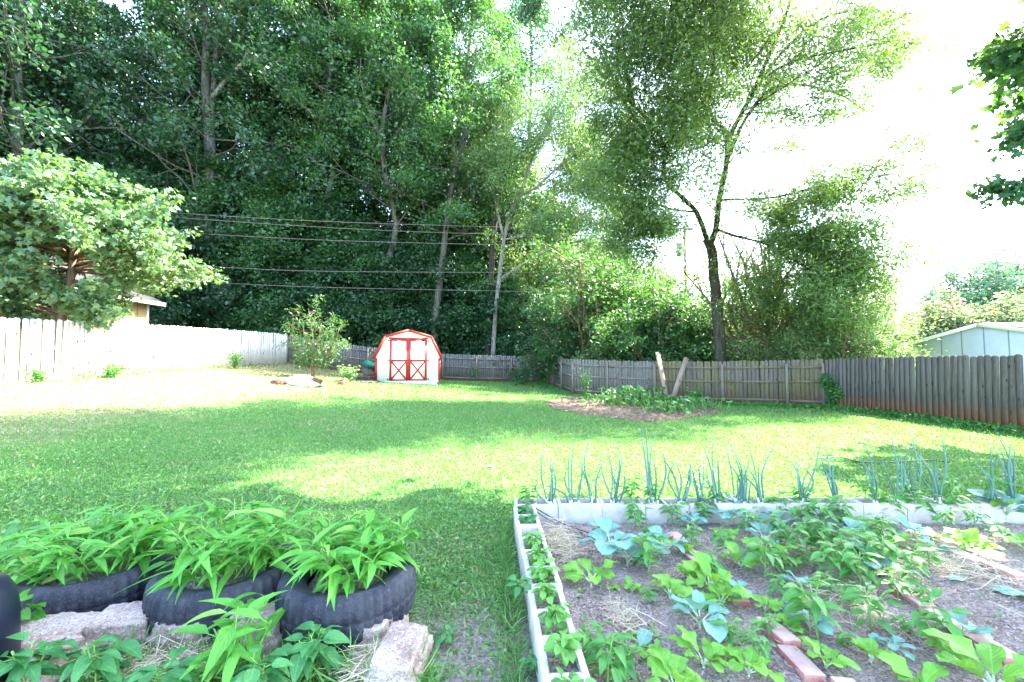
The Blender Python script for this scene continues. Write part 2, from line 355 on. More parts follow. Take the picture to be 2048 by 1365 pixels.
def groundm():
    m, t, o = mat('lawn_ground'); p = pos(t); s = N(t, "ShaderNodeSeparateXYZ"); t.links.new(p, s.inputs[0])
    f = noise(t, 55, 5, p, .7); n = noise(t, .55, 4, p); n2 = noise(t, 2.4, 5, p, .65)
    gc = ramp(t, f, [(.36, (.015, .035, .014)), (.5, (.07, .165, .045)), (.66, (.18, .32, .10))])
    dc = ramp(t, f, [(.36, (.07, .055, .03)), (.5, (.22, .19, .11)), (.64, (.40, .36, .25))])
    # dry ground on the left and along the back, patchy elsewhere
    lx = N(t, "ShaderNodeMapRange"); t.links.new(s.outputs[0], lx.inputs[0]); lx.inputs[1].default_value = -6.5; lx.inputs[2].default_value = -11; 
    k = math_(t, 'ADD', math_(t, 'MULTIPLY', lx.outputs[0], .45), math_(t, 'ADD', math_(t, 'MULTIPLY', n, .55), math_(t, 'MULTIPLY', n2, .45)))
    c = mixc(t, ramp(t, k, [(.54, (0, 0, 0)), (.72, (1, 1, 1))]), gc, dc)
    vd = N(t, "ShaderNodeVectorMath", operation='DISTANCE'); t.links.new(p, vd.inputs[0]); vd.inputs[1].default_value = (-.22, 2.15, 0)
    wk = math_(t, 'ADD', vd.outputs['Value'], math_(t, 'MULTIPLY', n2, .7))
    c = mixc(t, ramp(t, wk, [(.55, (1, 1, 1)), (.95, (0, 0, 0))]), c, ramp(t, f, [(.3, (.10, .08, .07)), (.55, (.27, .23, .20)), (.75, (.42, .38, .32))]))
    bsdf(t, o, c, .95, f, .8, .03, .1); return m
M['ground'] = groundm()

# ------------------------------------------------------------------ ground
def grid_axis(a, b, step, far):
    mid = np.arange(a, b + step / 2, step); k = np.geomspace(1, far, 14)
    return np.concatenate([a - k[::-1], mid, b + k])
xs = grid_axis(-16, 14, .4, 900); ys = grid_axis(-4, 31, .4, 1500)
XX, YY = np.meshgrid(xs, ys); ZZ = gz(XX, YY)
dout = np.maximum(0, np.maximum(np.abs(XX) - 60, YY - 70)); ZZ = ZZ - np.minimum(dout * .01, 3)
nx = len(xs); ny = len(ys)
idx = np.arange(nx * ny).reshape(ny, nx)
Q = np.stack([idx[:-1, :-1], idx[:-1, 1:], idx[1:, 1:], idx[1:, :-1]], -1).reshape(-1, 4)
tag(obj('ground', G().add(np.stack([XX, YY, ZZ], -1).reshape(-1, 3), Q), M['ground'], smooth=True), kind='structure')

def patch(name, poly, mt, up=.004, bump=0.0, step=.08, bs=3.0, rag=.12):
    P = np.array(poly, float); x0, y0 = P.min(0); x1, y1 = P.max(0)
    X, Y = np.meshgrid(np.arange(x0, x1 + step, step), np.arange(y0, y1 + step, step))
    rg = np.random.default_rng(5)
    def inside(x, y):
        c = np.zeros(x.shape, bool); n = len(P)
        for i in range(n):
            a, b = P[i], P[(i + 1) % n]
            k = ((a[1] > y) != (b[1] > y)) & (x < (b[0] - a[0]) * (y - a[1]) / (b[1] - a[1] + 1e-12) + a[0]); c ^= k
        return c
    jx = rg.uniform(-rag, rag, X.shape); jy = rg.uniform(-rag, rag, X.shape)
    ins = inside(X + jx, Y + jy)
    Z = gz(X, Y) + up
    if bump:
        ph = rg.uniform(0, 6, 12); fr = rg.uniform(bs, bs * 5, (12, 2)) * rg.choice([-1, 1], (12, 2))
        Z = Z + bump * sum(np.sin(X * fr[i, 0] + Y * fr[i, 1] + ph[i]) for i in range(12)) / 6 + rg.uniform(0, bump * .5, X.shape)
    id_ = np.arange(X.size).reshape(X.shape); k = ins[:-1, :-1]
    q = np.stack([id_[:-1, :-1], id_[:-1, 1:], id_[1:, 1:], id_[1:, :-1]], -1)[k]
    return G().add(np.stack([X, Y, Z], -1).reshape(-1, 3), q), P

# ------------------------------------------------------------------ leaf templates
DIA = (np.array([(0, 0, 0), (.45, .3, .05), (1, 0, -.05), (.45, -.3, .05)]), [np.array([(0, 1, 2), (0, 2, 3)])], np.array([(0, .5), (.5, 1), (1, .5), (.5, 0)]))
LAN = (np.array([(0, 0, 0), (.4, .16, .03), (1, 0, -.12), (.4, -.16, .03)]), [np.array([(0, 1, 2), (0, 2, 3)])], np.array([(0, .5), (.5, 1), (1, .5), (.5, 0)]))
def star():
    a = [(0, 0)] ; pts = [(.0, 0), (.1, .28), (.02, .5), (.3, .3), (.55, .5), (.55, .17), (1, 0), (.55, -.17), (.55, -.5), (.3, -.3), (.02, -.5), (.1, -.28)]
    V = np.array([(x, y, -.25 * abs(y) - .12 * x * x) for x, y in pts] + [(.3, 0, .03)])
    return V, [np.array([(12, i, (i + 1) % 12) for i in range(12)])], np.array([(x, y + .5) for x, y in pts] + [(.3, .5)])
STAR = star()
BLADE = (np.array([(0, -.07, 0), (0, .07, 0), (.6, .05, .1), (.6, -.05, .1), (1, 0, 0)]), [np.array([(0, 1, 2, 3)]), np.array([(3, 2, 4)])], np.zeros((5, 2)))

def leaves(g, P, rng, size, tpl=DIA, spread=.3, per=8, droop=-.2, up=.8, flat=.6):
    P = np.repeat(P, per, 0); n = len(P)
    P = P + rng.normal(size=(n, 3)) * np.array([1, 1, flat]) * spread
    ax = rdir(n, rng, droop, .6); nr = rdir(n, rng, up, 1)
    g.add(*scatter(*tpl, P, ax, nr, size * rng.uniform(.4, 1.5, n)))

# ------------------------------------------------------------------ trees
def grow(rng, p, d, L, r, lv, wood_g, tips, kids=(5, 5), wander=.25, lift=.15, shrink=.55, ang=.9, start=.3):
    k = 5 if lv > 0 else 4; P = [p]; dd = np.array(d, float)
    for i in range(k):
        dd = dd + rng.normal(size=3) * wander * .5 + np.array([0, 0, lift * .3]); dd /= np.linalg.norm(dd); P.append(P[-1] + dd * L / k)
    P = np.array(P); rad = np.linspace(r, max(r * .35, .008), k + 1)
    wood_g.add(*tube(P, rad, 6 if r > .06 else 4, .08, rng))
    if lv == 0: tips.append(P[1:]); return
    n = kids[len(kids) - lv] if lv <= len(kids) else 5
    for i in range(n):
        f = start + (1 - start) * (i + rng.uniform(0, .8)) / n; f = min(f, .999); a = f * k; j = int(a); q = P[j] + (P[j + 1] - P[j]) * (a - j)
        t = P[j + 1] - P[j]; t /= np.linalg.norm(t); s = rng.normal(size=3); s -= t * (s @ t); s /= np.linalg.norm(s)
        an = ang * rng.uniform(.6, 1.2); nd = t * math.cos(an) + s * math.sin(an)
        grow(rng, q, nd, L * shrink * rng.uniform(.7, 1.2) * (1.15 - .4 * f), r * .5 * (1.1 - .5 * f), lv - 1, wood_g, tips, kids, wander, lift, shrink, ang, start)
    tips.append(P[-2:])

def forest_tree(seed, H, rad, leafmat, barkm, low=.3, size=.26, per=10, nl=26, ivy=False, lean=0):
    rng = np.random.default_rng(seed); tr = G(); tips = []
    k = 9; zz = np.linspace(0, H * .93, k); off = np.cumsum(rng.normal(size=(k, 2)) * H * .012, 0); off[0] = 0
    P = np.stack([off[:, 0] + lean * (zz / H) ** 2 * H * .2, off[:, 1], zz], -1); r0 = H * .0095
    Ps = smooth_path(P, 3); tr.add(*tube(Ps, np.linspace(r0, r0 * .25, len(Ps)), 9, .05, rng))
    for i in range(nl):
        f = low + (1 - low) * (i + rng.random()) / nl; a = f * (k - 1) * .999; j = int(a); q = P[j] + (P[j + 1] - P[j]) * (a - j)
        th = i * 2.4 + rng.uniform(-.5, .5); prof = math.sin(math.pi * min(1, .25 + .72 * (f - low) / (1 - low))) ** .7
        L = rad * prof * rng.uniform(.7, 1.15); el = rng.uniform(.1, .7)
        grow(rng, q, (math.cos(th) * math.cos(el), math.sin(th) * math.cos(el), math.sin(el)), L, r0 * .3 * (1.1 - .6 * f), 2, tr, tips, (4, 4), .3, .05, .5, .9)
    T = np.vstack(tips); cr = G(); leaves(cr, T, rng, size, DIA, .42, per, -.3, .9, .55)
    return tr, cr

def put_tree(seed, loc, H, rad, lm, bm, label, group=None, name='forest_tree', cat='tree', rz=0, **kw):
    tr, cr = forest_tree(seed, H, rad, lm, bm, **kw)
    t = thing(name, label, cat, loc, rz, group)
    obj('trunk', tr, M[bm], t, True); obj('crown', cr, M[lm], t); return t
def again(src, loc, rz, s, label, group=None):
    c = copy_tree(src); c.location = loc; c.rotation_euler = (0, 0, rz); c.scale = s if isinstance(s, tuple) else (s, s, s); c['label'] = label
    if group: c['group'] = group
    elif 'group' in c: del c['group']
    return c

rt = random.Random(3)
GRP = 'tall trees of the dense wood behind the fences'
LB = 'tall leafy tree in the dark dense wood behind the fences'
def L3(x, y, dz=-.2): return (x, y, g1(x, y) + dz)
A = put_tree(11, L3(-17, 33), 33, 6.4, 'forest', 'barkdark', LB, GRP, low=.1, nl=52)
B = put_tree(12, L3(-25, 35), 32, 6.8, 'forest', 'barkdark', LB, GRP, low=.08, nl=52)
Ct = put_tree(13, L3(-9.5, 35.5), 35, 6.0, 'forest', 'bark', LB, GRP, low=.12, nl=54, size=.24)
protos = (A, B, Ct)
spots = [(-33, 33), (-41, 36), (-29.5, 40), (-21.5, 40), (-13, 41), (-37, 43), (-46, 41), (-5, 41.5), (-24, 29.5), (-33, 27), (-41, 29), (-28, 22.5), (-36, 20),
         (-18, 46), (-28, 47), (-8, 48), (-48, 31), (1, 45), (-20.5, 33), (-12.8, 37.5), (-30, 33.5), (-50, 22), (-44, 24)]
for i, (x, y) in enumerate(spots):
    s = rt.uniform(.88, 1.12); again(protos[i % 3], L3(x, y), rt.uniform(0, 6.28), (s, s, s * rt.uniform(.95, 1.15)), LB, GRP)
# low understorey
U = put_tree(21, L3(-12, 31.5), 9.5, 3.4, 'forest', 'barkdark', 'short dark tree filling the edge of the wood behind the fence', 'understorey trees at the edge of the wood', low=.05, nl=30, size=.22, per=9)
for (x, y, s) in [(-20, 30.5, 1.05), (-16, 31, .85), (-8.6, 32, 1.0), (-24.5, 27, .9), (-5.4, 33.5, 1.1), (-1.8, 34, .9), (1.2, 33, .8), (-29, 28, 1.2), (-22, 24, .8), (-34, 24, 1.2), (-3.6, 36, 1.3)]:
    again(U, L3(x, y), rt.uniform(0, 6.28), s, U['label'], U['group'])
U2 = put_tree(22, L3(-17.5, 29.6), 14, 3.3, 'mid', 'barkdark', 'middling tree with lit green sprays at the edge of the wood', 'middling trees at the edge of the wood', low=.04, nl=46, size=.2, per=9)
for (x, y, s) in [(-22, 30.3, 1.1), (-14.2, 32.2, 1.0), (-10.8, 31.2, .8), (-7.2, 34, .95), (-27, 31, 1.15), (-33, 30, 1.2), (-3, 33, .75), (-38, 30, 1.2), (-.4, 32.4, .62), (-24, 25.5, .9), (-31, 24, 1.1)]:
    again(U2, L3(x, y), rt.uniform(0, 6.28), s, U2['label'], U2['group'])
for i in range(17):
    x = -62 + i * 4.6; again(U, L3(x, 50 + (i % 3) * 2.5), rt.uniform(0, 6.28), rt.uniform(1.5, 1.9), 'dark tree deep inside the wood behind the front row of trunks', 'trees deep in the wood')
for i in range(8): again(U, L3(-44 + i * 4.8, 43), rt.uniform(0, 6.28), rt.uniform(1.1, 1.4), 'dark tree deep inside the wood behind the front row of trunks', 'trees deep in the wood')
# the centre trees, open to the light
D = put_tree(31, L3(-5.9, 31.3), 33, 5.0, 'mid', 'bark', 'tall tree behind the barn shed, its grey trunk wrapped in ivy above', name='ivy_tree', low=.34, nl=48, size=.22, lean=.2, cat='tree')
iv = G(); rg = np.random.default_rng(5); zz = rg.uniform(4.5, 17, 2600); an = rg.uniform(0, 6.28, 2600)
iv.add(*scatter(*DIA, np.stack([.45 * np.cos(an) + rg.normal(0, .1, 2600) + .0, .45 * np.sin(an), zz], -1), rdir(2600, rg, -.5), rdir(2600, rg, .3), rg.uniform(.12, .25, 2600)))
obj('ivy', iv, M['forest'], D)
E = put_tree(32, L3(-9.6, 31.2), 33, 5.4, 'mid', 'bark', 'tall light green tree left of the ivy covered trunk', low=.36, nl=48, size=.22)
F3 = put_tree(33, L3(-14.5, 31.3), 33, 4.6, 'mid', 'barkpale', 'tall tree with bare pale grey forks high above the fence corner', low=.5, nl=34, size=.22)
Gm = put_tree(35, L3(-1.2, 37), 22.5, 5.2, 'bright', 'barkdark', 'rounded yellow green tree showing against the sky right of the wood', low=.15, nl=52, size=.21)
again(Gm, L3(3.6, 39), 2.1, (.95, .95, .8), 'lower yellow green tree behind the curved trunk, beside the sky gap')
again(Gm, L3(-4.0, 38.5), 4.1, (1, 1, 1.25), 'tall yellow green tree between the ivy trunk and the sky')

def px_tree(name, label, cat, Y, limbs, leafm, barkm, seed, kids=(5, 5), size=.16, per=9, spread=.3, tpl=LAN, sub=7, subL=2.4, droop=-.6, ang=.9, lift=.05, xlim=None, shrink=.55, wander=.35):
    """limbs: list of (pixel path with optional depth, r0, r1, leafy start fraction)"""
    rng = np.random.default_rng(seed); tr = G(); tips = []
    for pth, r0, r1, f0, ns, sl in limbs:
        P = np.array([at(q[0], q[1], q[2] if len(q) > 2 else Y) for q in pth]); Ps = smooth_path(P, 4)
        tr.add(*tube(Ps, np.linspace(r0, r1, len(Ps)), 9, .06, rng))
        for i in range(ns):
            f = f0 + (1 - f0) * (i + rng.random()) / ns; j = min(int(f * (len(Ps) - 1)), len(Ps) - 2); q = Ps[j]
            t = norm(Ps[j + 1] - Ps[j]); s = rng.normal(size=3); s -= t * (s @ t); s /= np.linalg.norm(s); a = ang * rng.uniform(.6, 1.2)
            dv_ = t * math.cos(a) + s * math.sin(a); sl_ = sl * rng.uniform(.7, 1.2); e_ = q + dv_ * sl_ * 1.25
            if xlim and not (xlim[0] < CX + F * e_[0] / e_[1] < xlim[1]): dv_ = dv_ * np.array([-.5, 1, 1]); dv_ /= np.linalg.norm(dv_)
            grow(rng, q, dv_, sl_, max(r1 * .6, .018), 2, tr, tips, kids, wander, lift, shrink, .9)
    T = np.vstack(tips)
    if xlim: qx = CX + F * T[:, 0] / T[:, 1]; T = T[(qx > xlim[0] - 12) & (qx < xlim[1] + 40)]
    cr = G(); leaves(cr, T, rng, size, tpl, spread, per, droop, .6, .7)
    t = thing(name, label, cat); obj('trunk', tr, M[barkm], t, True); obj('crown', cr, M[leafm], t); return t

# the big tree behind the right fence
BT = [([(1442, 735), (1434, 610), (1427, 545), (1424, 505), (1414, 478)], .26, .20, 1, 0, 0),
      ([(1414, 480), (1400, 440, 18.8), (1385, 415, 18.4), (1340, 372, 17.8), (1326, 340, 17.2), (1333, 300, 16.8), (1310, 255, 16.4), (1270, 215, 16), (1235, 180, 15.5)], .12, .04, .25, 14, 3.0),
      ([(1420, 490), (1432, 455, 19.2), (1438, 400, 19.4), (1452, 335, 19.4), (1462, 270, 19.2), (1490, 215, 19), (1512, 170, 18.8), (1545, 95, 18.5), (1575, 20, 18), (1590, -60, 17.6)], .15, .06, .3, 21, 3.4),
      ([(1455, 320, 19.4), (1475, 270, 19.6), (1500, 225, 19.8), (1540, 180, 19.8), (1600, 170, 19.6), (1680, 190, 19.4), (1735, 225, 19.2)], .10, .03, .2, 12, 2.6),
      ([(1333, 300, 16.8), (1360, 240, 16.8), (1400, 215, 16.6), (1420, 170, 16.4), (1430, 90, 16), (1420, 0, 15.6), (1400, -110, 15)], .10, .05, .2, 18, 3.2),
      ([(1440, 400, 19.4), (1450, 340, 18.6), (1452, 270, 17.8), (1420, 230, 17), (1390, 150, 16), (1360, 60, 15), (1345, -40, 14)], .10, .05, .3, 16, 3.4),
      ([(1436, 460, 19), (1470, 472, 18.8), (1520, 485, 18.6), (1560, 505, 18.5), (1590, 540, 18.3)], .07, .025, .25, 9, 2.2),
      ([(1500, 200, 19), (1560, 110, 19), (1640, 40, 19), (1730, 20, 19), (1830, 30, 19)], .08, .03, .2, 14, 2.8),
      ([(1512, 170, 18.8), (1570, 130, 18), (1640, 110, 17.4), (1720, 95, 17), (1800, 80, 16.6)], .06, .025, .2, 9, 2.3),
      ([(1430, 90, 16), (1450, -120, 15), (1450, -250, 14.5)], .09, .05, .0, 11, 2.9), ([(1590, -60, 17.6), (1600, -250, 16.6), (1590, -420, 15.7)], .09, .05, .0, 12, 3.0),
      ([(1340, 60, 15), (1370, -260, 13.5), (1380, -480, 12.6)], .08, .05, .2, 16, 3.8),
      ([(1590, -450, 15.5), (1600, -500, 15), (1590, -540, 14.8)], .08, .05, .0, 6, 2.6), ([(1270, 215, 16), (1250, 130, 15.6), (1245, 30, 15)], .06, .03, .0, 12, 2.4), ([(1333, 300, 16.8), (1280, 250, 16.5), (1230, 170, 16), (1205, 90, 15.5)], .06, .03, .1, 14, 2.4),
      ([(1395, 425, 18.6), (1340, 418, 18), (1275, 395, 17.5), (1215, 400, 17)], .05, .02, .15, 12, 1.9), ([(1345, 375, 17.8), (1300, 420, 17.3), (1260, 470, 17)], .03, .012, .2, 7, 1.3),
      ([(1328, 345, 17.2), (1270, 330, 17), (1225, 300, 16.6)], .04, .02, .2, 8, 1.8),
      ([(1560, 505, 18.5), (1620, 540, 17.5), (1700, 590, 16.5)], .045, .02, .0, 14, 1.8), ([(1520, 485, 18.6), (1600, 470, 18), (1690, 490, 17.2), (1760, 530, 16.5)], .045, .02, .0, 15, 1.8),
      ([(1440, 400, 19.4), (1550, 395, 18.5), (1650, 370, 17.5), (1780, 350, 17)], .05, .02, .15, 16, 1.5)]
px_tree('big_shade_tree', 'large open tree leaning behind the right fence with forked grey trunk and drooping leaves', 'tree', 19.4, BT, 'willow', 'barkdark', 41, (5, 5), .155, 9, .27, xlim=(1165, 1940), shrink=.68, lift=-.12)
# curved leaning trunk
px_tree('leaning_tree', 'slender pale trunk curving to the right behind the back fence under a bright green crown', 'tree', 31,
        [([(985, 735), (990, 640), (998, 560), (1008, 480), (1022, 425), (1042, 390), (1072, 376)], .18, .10, 1, 0, 0),
         ([(1042, 390), (1060, 330), (1075, 290), (1100, 240), (1130, 190), (1150, 140)], .13, .05, .1, 12, 3.4),
         ([(1072, 376), (1110, 340), (1150, 310), (1200, 275), (1230, 250)], .10, .04, .1, 11, 3.0),
         ([(1008, 480), (1050, 470), (1100, 440), (1160, 430), (1220, 400)], .09, .04, .2, 11, 3.0),
         ([(1072, 376), (1130, 330), (1200, 335), (1265, 375)], .08, .03, .2, 10, 2.6),
         ([(998, 560), (1060, 520), (1130, 490), (1200, 480), (1250, 500)], .09, .04, .3, 9, 2.8),
         ([(1008, 480), (990, 400), (985, 320), (1000, 240), (1010, 160)], .1, .04, .2, 12, 3.0)], 'bright', 'barkpale', 42, (6, 5), .19, 12, .4, xlim=(930, 1290), shrink=.65)
px_tree('dark_trunk_tree', 'straight dark trunk just left of the curved pale trunk', 'tree', 32, [([(975, 730), (980, 600), (985, 500), (992, 400), (985, 300), (980, 200)], .3, .12, .45, 14, 3.2)], 'mid', 'barkdark', 43, (4, 4), .2, 9, .4)
# dead branch in the upper left
P = smooth_path([at(425, 195, 28.6), at(455, 158, 28.3), at(485, 128, 28), at(505, 122, 27.9), at(522, 108, 27.8)])
P2 = smooth_path([at(484, 129, 28), at(490, 112, 28), at(493, 100, 28)])
# it belongs to the pale forked tree
def bt(name, P, r0, r1, m, parent=None): return obj(name, G().add(*tube(P, np.linspace(r0, r1, len(P)), 7, .08)), m, parent, True)
tb = thing('broken_tree', 'tree with a bare sunlit dead branch forking right, high in the left of the wood', 'tree')
rg = np.random.default_rng(9); g = G(); g.add(*tube(smooth_path([at(418, 720, 29), at(415, 500, 29), at(420, 300, 29), at(412, 190, 29), at(412, 90, 29), at(408, 0, 29), at(405, -80, 29)]), np.linspace(.42, .16, 25), 9, .05)); tips = []
for f in range(14): grow(rg, at(412, 250 - f * 22, 29.2), (math.cos(f * 2.1), math.sin(f * 2.1), .5), 3.2, .08, 2, g, tips, (4, 4))
obj('trunk', g, M['bark'], tb, True); g = G(); leaves(g, np.vstack(tips), rg, .22, DIA, .4, 8); obj('crown', g, M['mid'], tb)
g = G(); g.add(*tube(P, np.linspace(.16, .05, len(P)), 7, .08)); g.add(*tube(P2, np.linspace(.06, .02, len(P2)), 6)); obj('dead_branch', g, M['barkpale'], tb, True)

# shrubs behind the fences
def shrub(name, label, cat, c, rad, n, lm, size, seed, tpl=DIA, group=None, kids=(5, 4), per=9, spread=.25, stems=7, bm='barkbrown', droop=-.3):
    rng = np.random.default_rng(seed); tr = G(); tips = []; rx, ry, rz_ = rad
    for i in range(n):
        th = rng.uniform(0, 6.28); el = math.asin(rng.uniform(.0, 1)); d = np.array([math.cos(th) * math.cos(el) * rx, math.sin(th) * math.cos(el) * ry, math.sin(el) * rz_ + .15 * rz_])
        L = np.linalg.norm(d); d /= L; q = np.array([rng.normal() * rx * .12, rng.normal() * ry * .12, 0])
        grow(rng, q, d, L * rng.uniform(.72, 1.05), .02 + .012 * L, 2, tr, tips, kids, .35, .05, .42, .8, .35)
    cr = G(); leaves(cr, np.vstack(tips), rng, size, tpl, spread, per, droop, .8, .7)
    t = thing(name, label, cat, c, 0, group); obj('stems', tr, M[bm], t, True); obj('foliage', cr, M[lm], t); return t
def gp(px, Y, dz=-.05): x = (px - CX) / F * Y; return (x, Y, g1(x, Y) + dz)
shrub('shrub', 'broad bright shrub just right of the big tree trunk, above the mossy fence', 'shrub', gp(1560, 21), (4.0, 2.4, 8.0), 56, 'bright', .14, 51, LAN, per=9)
shrub('shrub', 'tall yellow green shrub drooping over the fence corner on the right', 'shrub', gp(1645, 18.9), (2.5, 2.0, 5.8), 44, 'bright', .13, 52, LAN, per=9)
shrub('shrub', 'dense dark green shrub left of the big tree trunk behind the leaning boards', 'shrub', gp(1325, 22.5), (3.0, 2.0, 5.0), 60, 'mid', .17, 53)
shrub('shrub', 'green shrub behind the fence at the start of the right side fence', 'shrub', gp(1190, 26), (3.4, 2.0, 8.0), 76, 'mid', .18, 54)
shrub('shrub', 'tall bright shrub beside the pole with the transformer', 'shrub', gp(1270, 29), (3.6, 2.0, 8.6), 70, 'bright', .2, 55)
shrub('shrub', 'low dark shrub behind the back fence below the curved trunk', 'shrub', gp(1070, 31.5), (3.2, 1.8, 4.0), 40, 'forest', .2, 56)
shrub('shrub', 'sunlit pale shrub behind the fence left of the small yard tree', 'shrub', gp(530, 29.0), (2.2, 1.5, 4.6), 34, 'mid', .2, 57)
shrub('shrub', 'wide green shrub behind the big trunk filling the gap under the crown', 'shrub', gp(1460, 27), (4.4, 2.2, 5.6), 60, 'mid', .2, 58)
shrub('shrub', 'small rounded shrub behind the fence below the power pole', 'shrub', gp(1240, 24), (2.0, 1.4, 3.0), 26, 'bright', .16, 60)
shrub('shrub', 'airy shrub reaching over the top of the brown plank fence', 'shrub', gp(1665, 17.8), (1.7, 1.4, 3.2), 30, 'bright', .12, 59, LAN, per=8)
# fine drooping weeping twigs hanging over the plank fence
px_tree('overhanging_branch', 'thin leafy branch hanging over the top of the plank fence', 'branch', 14, [([(1740, 700, 16.5), (1790, 690, 15.5), (1835, 718, 14.2), (1850, 738, 13.2)], .02, .006, .1, 9, .5)], 'bright', 'barkbrown', 61, (3, 3), .1, 6, .06)

# left maple
rng = np.random.default_rng(71); tr = G(); tips = []
base = np.array([-15.9, 14.4, g1(-15, 14.6) - .1])
tr.add(*tube(smooth_path([base, base + (0.1, 0, 1.5), base + (.5, -.1, 2.8), base + (.6, -.1, 4.6), base + (.4, 0, 6.2)]), np.linspace(.17, .05, 17), 8, .06))
for i in range(88):
    h = rng.uniform(3.5, 6.9) if i % 8 else rng.uniform(1.9, 2.6); th = rng.uniform(0, 6.28); prof = 1.12 - max(0, h - 4.1) / 3.2 if h > 3 else .7
    L = 3.05 * max(prof, .25) * rng.uniform(.75, 1.05)
    grow(rng, base + np.array([.45, -.05, h]), (math.cos(th), math.sin(th) * .75, .22), L, .05, 2, tr, tips, (5, 4), .22, .02, .42, .8)
cr = G(); leaves(cr, np.vstack(tips), rng, .165, STAR, .2, 6, -.75, 1.0, .5)
t = thing('maple_tree', 'bright sunlit maple spreading over the white plank fence beside the tan house', 'tree'); obj('trunk', tr, M['barkbrown'], t, True); obj('crown', cr, M['maple'], t)

# near sweetgum whose branches come in at the upper right
rng = np.random.default_rng(72); tr = G(); tips = []
b0 = np.array([11.2, 6.6, -.1])
trk = smooth_path([b0, b0 + (0, 0, 4), b0 + (-.3, .1, 8), b0 + (-.5, .2, 12), b0 + (-.8, .3, 19)]); tr.add(*tube(trk, np.linspace(.3, .08, len(trk)), 10, .05))
for pth in ([(2300, 60), (2160, 110), (2080, 115), (2015, 130)], [(2300, 20), (2150, 60), (2070, 85)], [(2300, 200), (2160, 240), (2100, 260), (2035, 285)], [(2300, 330), (2190, 350), (2100, 370), (2020, 383)]):
    P = smooth_path([at(a, b, 7) for a, b in pth]); tr.add(*tube(P, np.linspace(.05, .012, len(P)), 6))
    for j in range(3, len(P)):
        for k in range(2): grow(rng, P[j], norm(np.array([-.6, rng.normal() * .6, rng.normal() * .3])), rng.uniform(.25, .5), .01, 1, tr, tips, (4,), .3, 0, .5)
far_t = []
for i in range(170):
    h = rng.uniform(6.5, 19); th = rng.uniform(0, 6.28); L = 7.4 * rng.uniform(.6, 1.05) * (1 - max(0, h - 14) / 9)
    q0 = b0 + np.array([-.3, .1, h]); dd_ = np.array([math.cos(th), math.sin(th), .25]); vis = False
    for f_ in (.3, .6, .9, 1.15):
        e_ = q0 + dd_ * L * f_
        if e_[1] > .3 and 200 < CX + F * e_[0] / e_[1] < 2170 and CY - F * math.tan(math.atan2(e_[2] - CAMH, e_[1]) - TILT) > -230: vis = True
    if vis: continue
    grow(rng, b0 + np.array([-.3, .1, h]), (math.cos(th), math.sin(th), .25), L, .07, 2, tr, far_t, (4, 4), .25, .02, .45, .8)
cr = G(); leaves(cr, np.vstack(tips), rng, .12, STAR, .13, 2, -.5, 1, .6); leaves(cr, np.vstack(far_t), rng, .3, STAR, .3, 8, -.5, 1, .6)
t = thing('sweetgum_tree', 'near tree with star shaped leaves entering the top right corner', 'tree'); obj('trunk', tr, M['bark'], t, True); obj('crown', cr, M['gum'], t)

# small yard tree by the stump
b0 = gpt(626, 756)
rng = np.random.default_rng(73); tr = G(); tips = []; g0 = np.array([0, 0, -.05])
for k, (dx, dz) in enumerate([(-1.15, 1.9), (.35, 2.6), (1.3, 2.1), (-.3, 3.3), (.8, 1.5), (-.7, 2.8)]):
    P = smooth_path([g0, (dx * .12, 0, .45), (dx * .5, rng.normal() * .2, dz * .55), (dx, rng.normal() * .5, dz)]); tr.add(*tube(P, np.linspace(.055, .015, len(P)), 6))
    for j in range(4, len(P), 1): grow(rng, P[j], norm(np.array([rng.normal(), rng.normal(), .5])), .75, .012, 1, tr, tips, (4,), .3, .1, .5)
cr = G(); leaves(cr, np.vstack(tips), rng, .14, LAN, .12, 4, -.5, .5, .8)
t = thing('yard_tree', 'small thin fruit tree standing on the lawn behind the bleached stump', 'tree', tuple(b0)); obj('trunk', tr, M['barkbrown'], t, True); obj('crown', cr, M['mid'], t)
P = smooth_path([gpt(568, 753), at(578, 742, 21.9), at(592, 718, 22.1), at(608, 692, 22.3)])
o = bt('dead_branch', P, .035, .02, M['barkpale']); tag(o, 'pale dead branch leaning beside the small fruit tree', 'branch')

# far trees at right, crape myrtle, hill
shrub('crape_myrtle', 'crape myrtle with pink blossom showing behind the arborvitae row', 'tree', gp(1885, 31, 1.2), (1.9, 1.6, 4.4), 30, 'greygreen', .2, 81)
rg = np.random.default_rng(82); g = G(); n = 1500; c0 = np.array(gp(1880, 30, 1.2)); th = rg.uniform(0, 6.28, n); ph = rg.uniform(.0, 1.3, n)
g.add(*scatter(*DIA, np.stack([c0[0] + 2.0 * np.cos(th) * np.cos(ph), c0[1] - .1 + 1.9 * np.sin(th) * np.cos(ph), c0[2] + 1.0 + 3.6 * np.sin(ph)], -1) + rg.normal(0, .25, (n, 3)), rdir(n, rg), rdir(n, rg), rg.uniform(.15, .32, n)))
obj('blossom', g, M['pink'], [o for o in bpy.data.objects if o.name.startswith('crape_myrtle')][0]).matrix_parent_inverse = __import__('mathutils').Matrix.Translation(-Vector(gp(1885, 31, 1.2)))
shrub('rounded_tree', 'wide grey green tree rising behind the white garage roof', 'tree', gp(1985, 27, .6), (5.6, 3.0, 5.0), 60, 'greygreen', .22, 83)
rng = np.random.default_rng(84)
for i, (px, Y, h, lb) in enumerate([(2010, 80, 19, 'hazy blue green tree on the skyline behind the rounded tree'), (1950, 84, 16, 'lower hazy tree on the skyline left end'), (2075, 78, 19, 'hazy tree at the right end of the skyline clump')]):
    shrub('skyline_tree', lb, 'tree', gp(px, Y, 0), (7, 4, h), 46, 'far', .6, 85 + i, per=9, spread=.9)

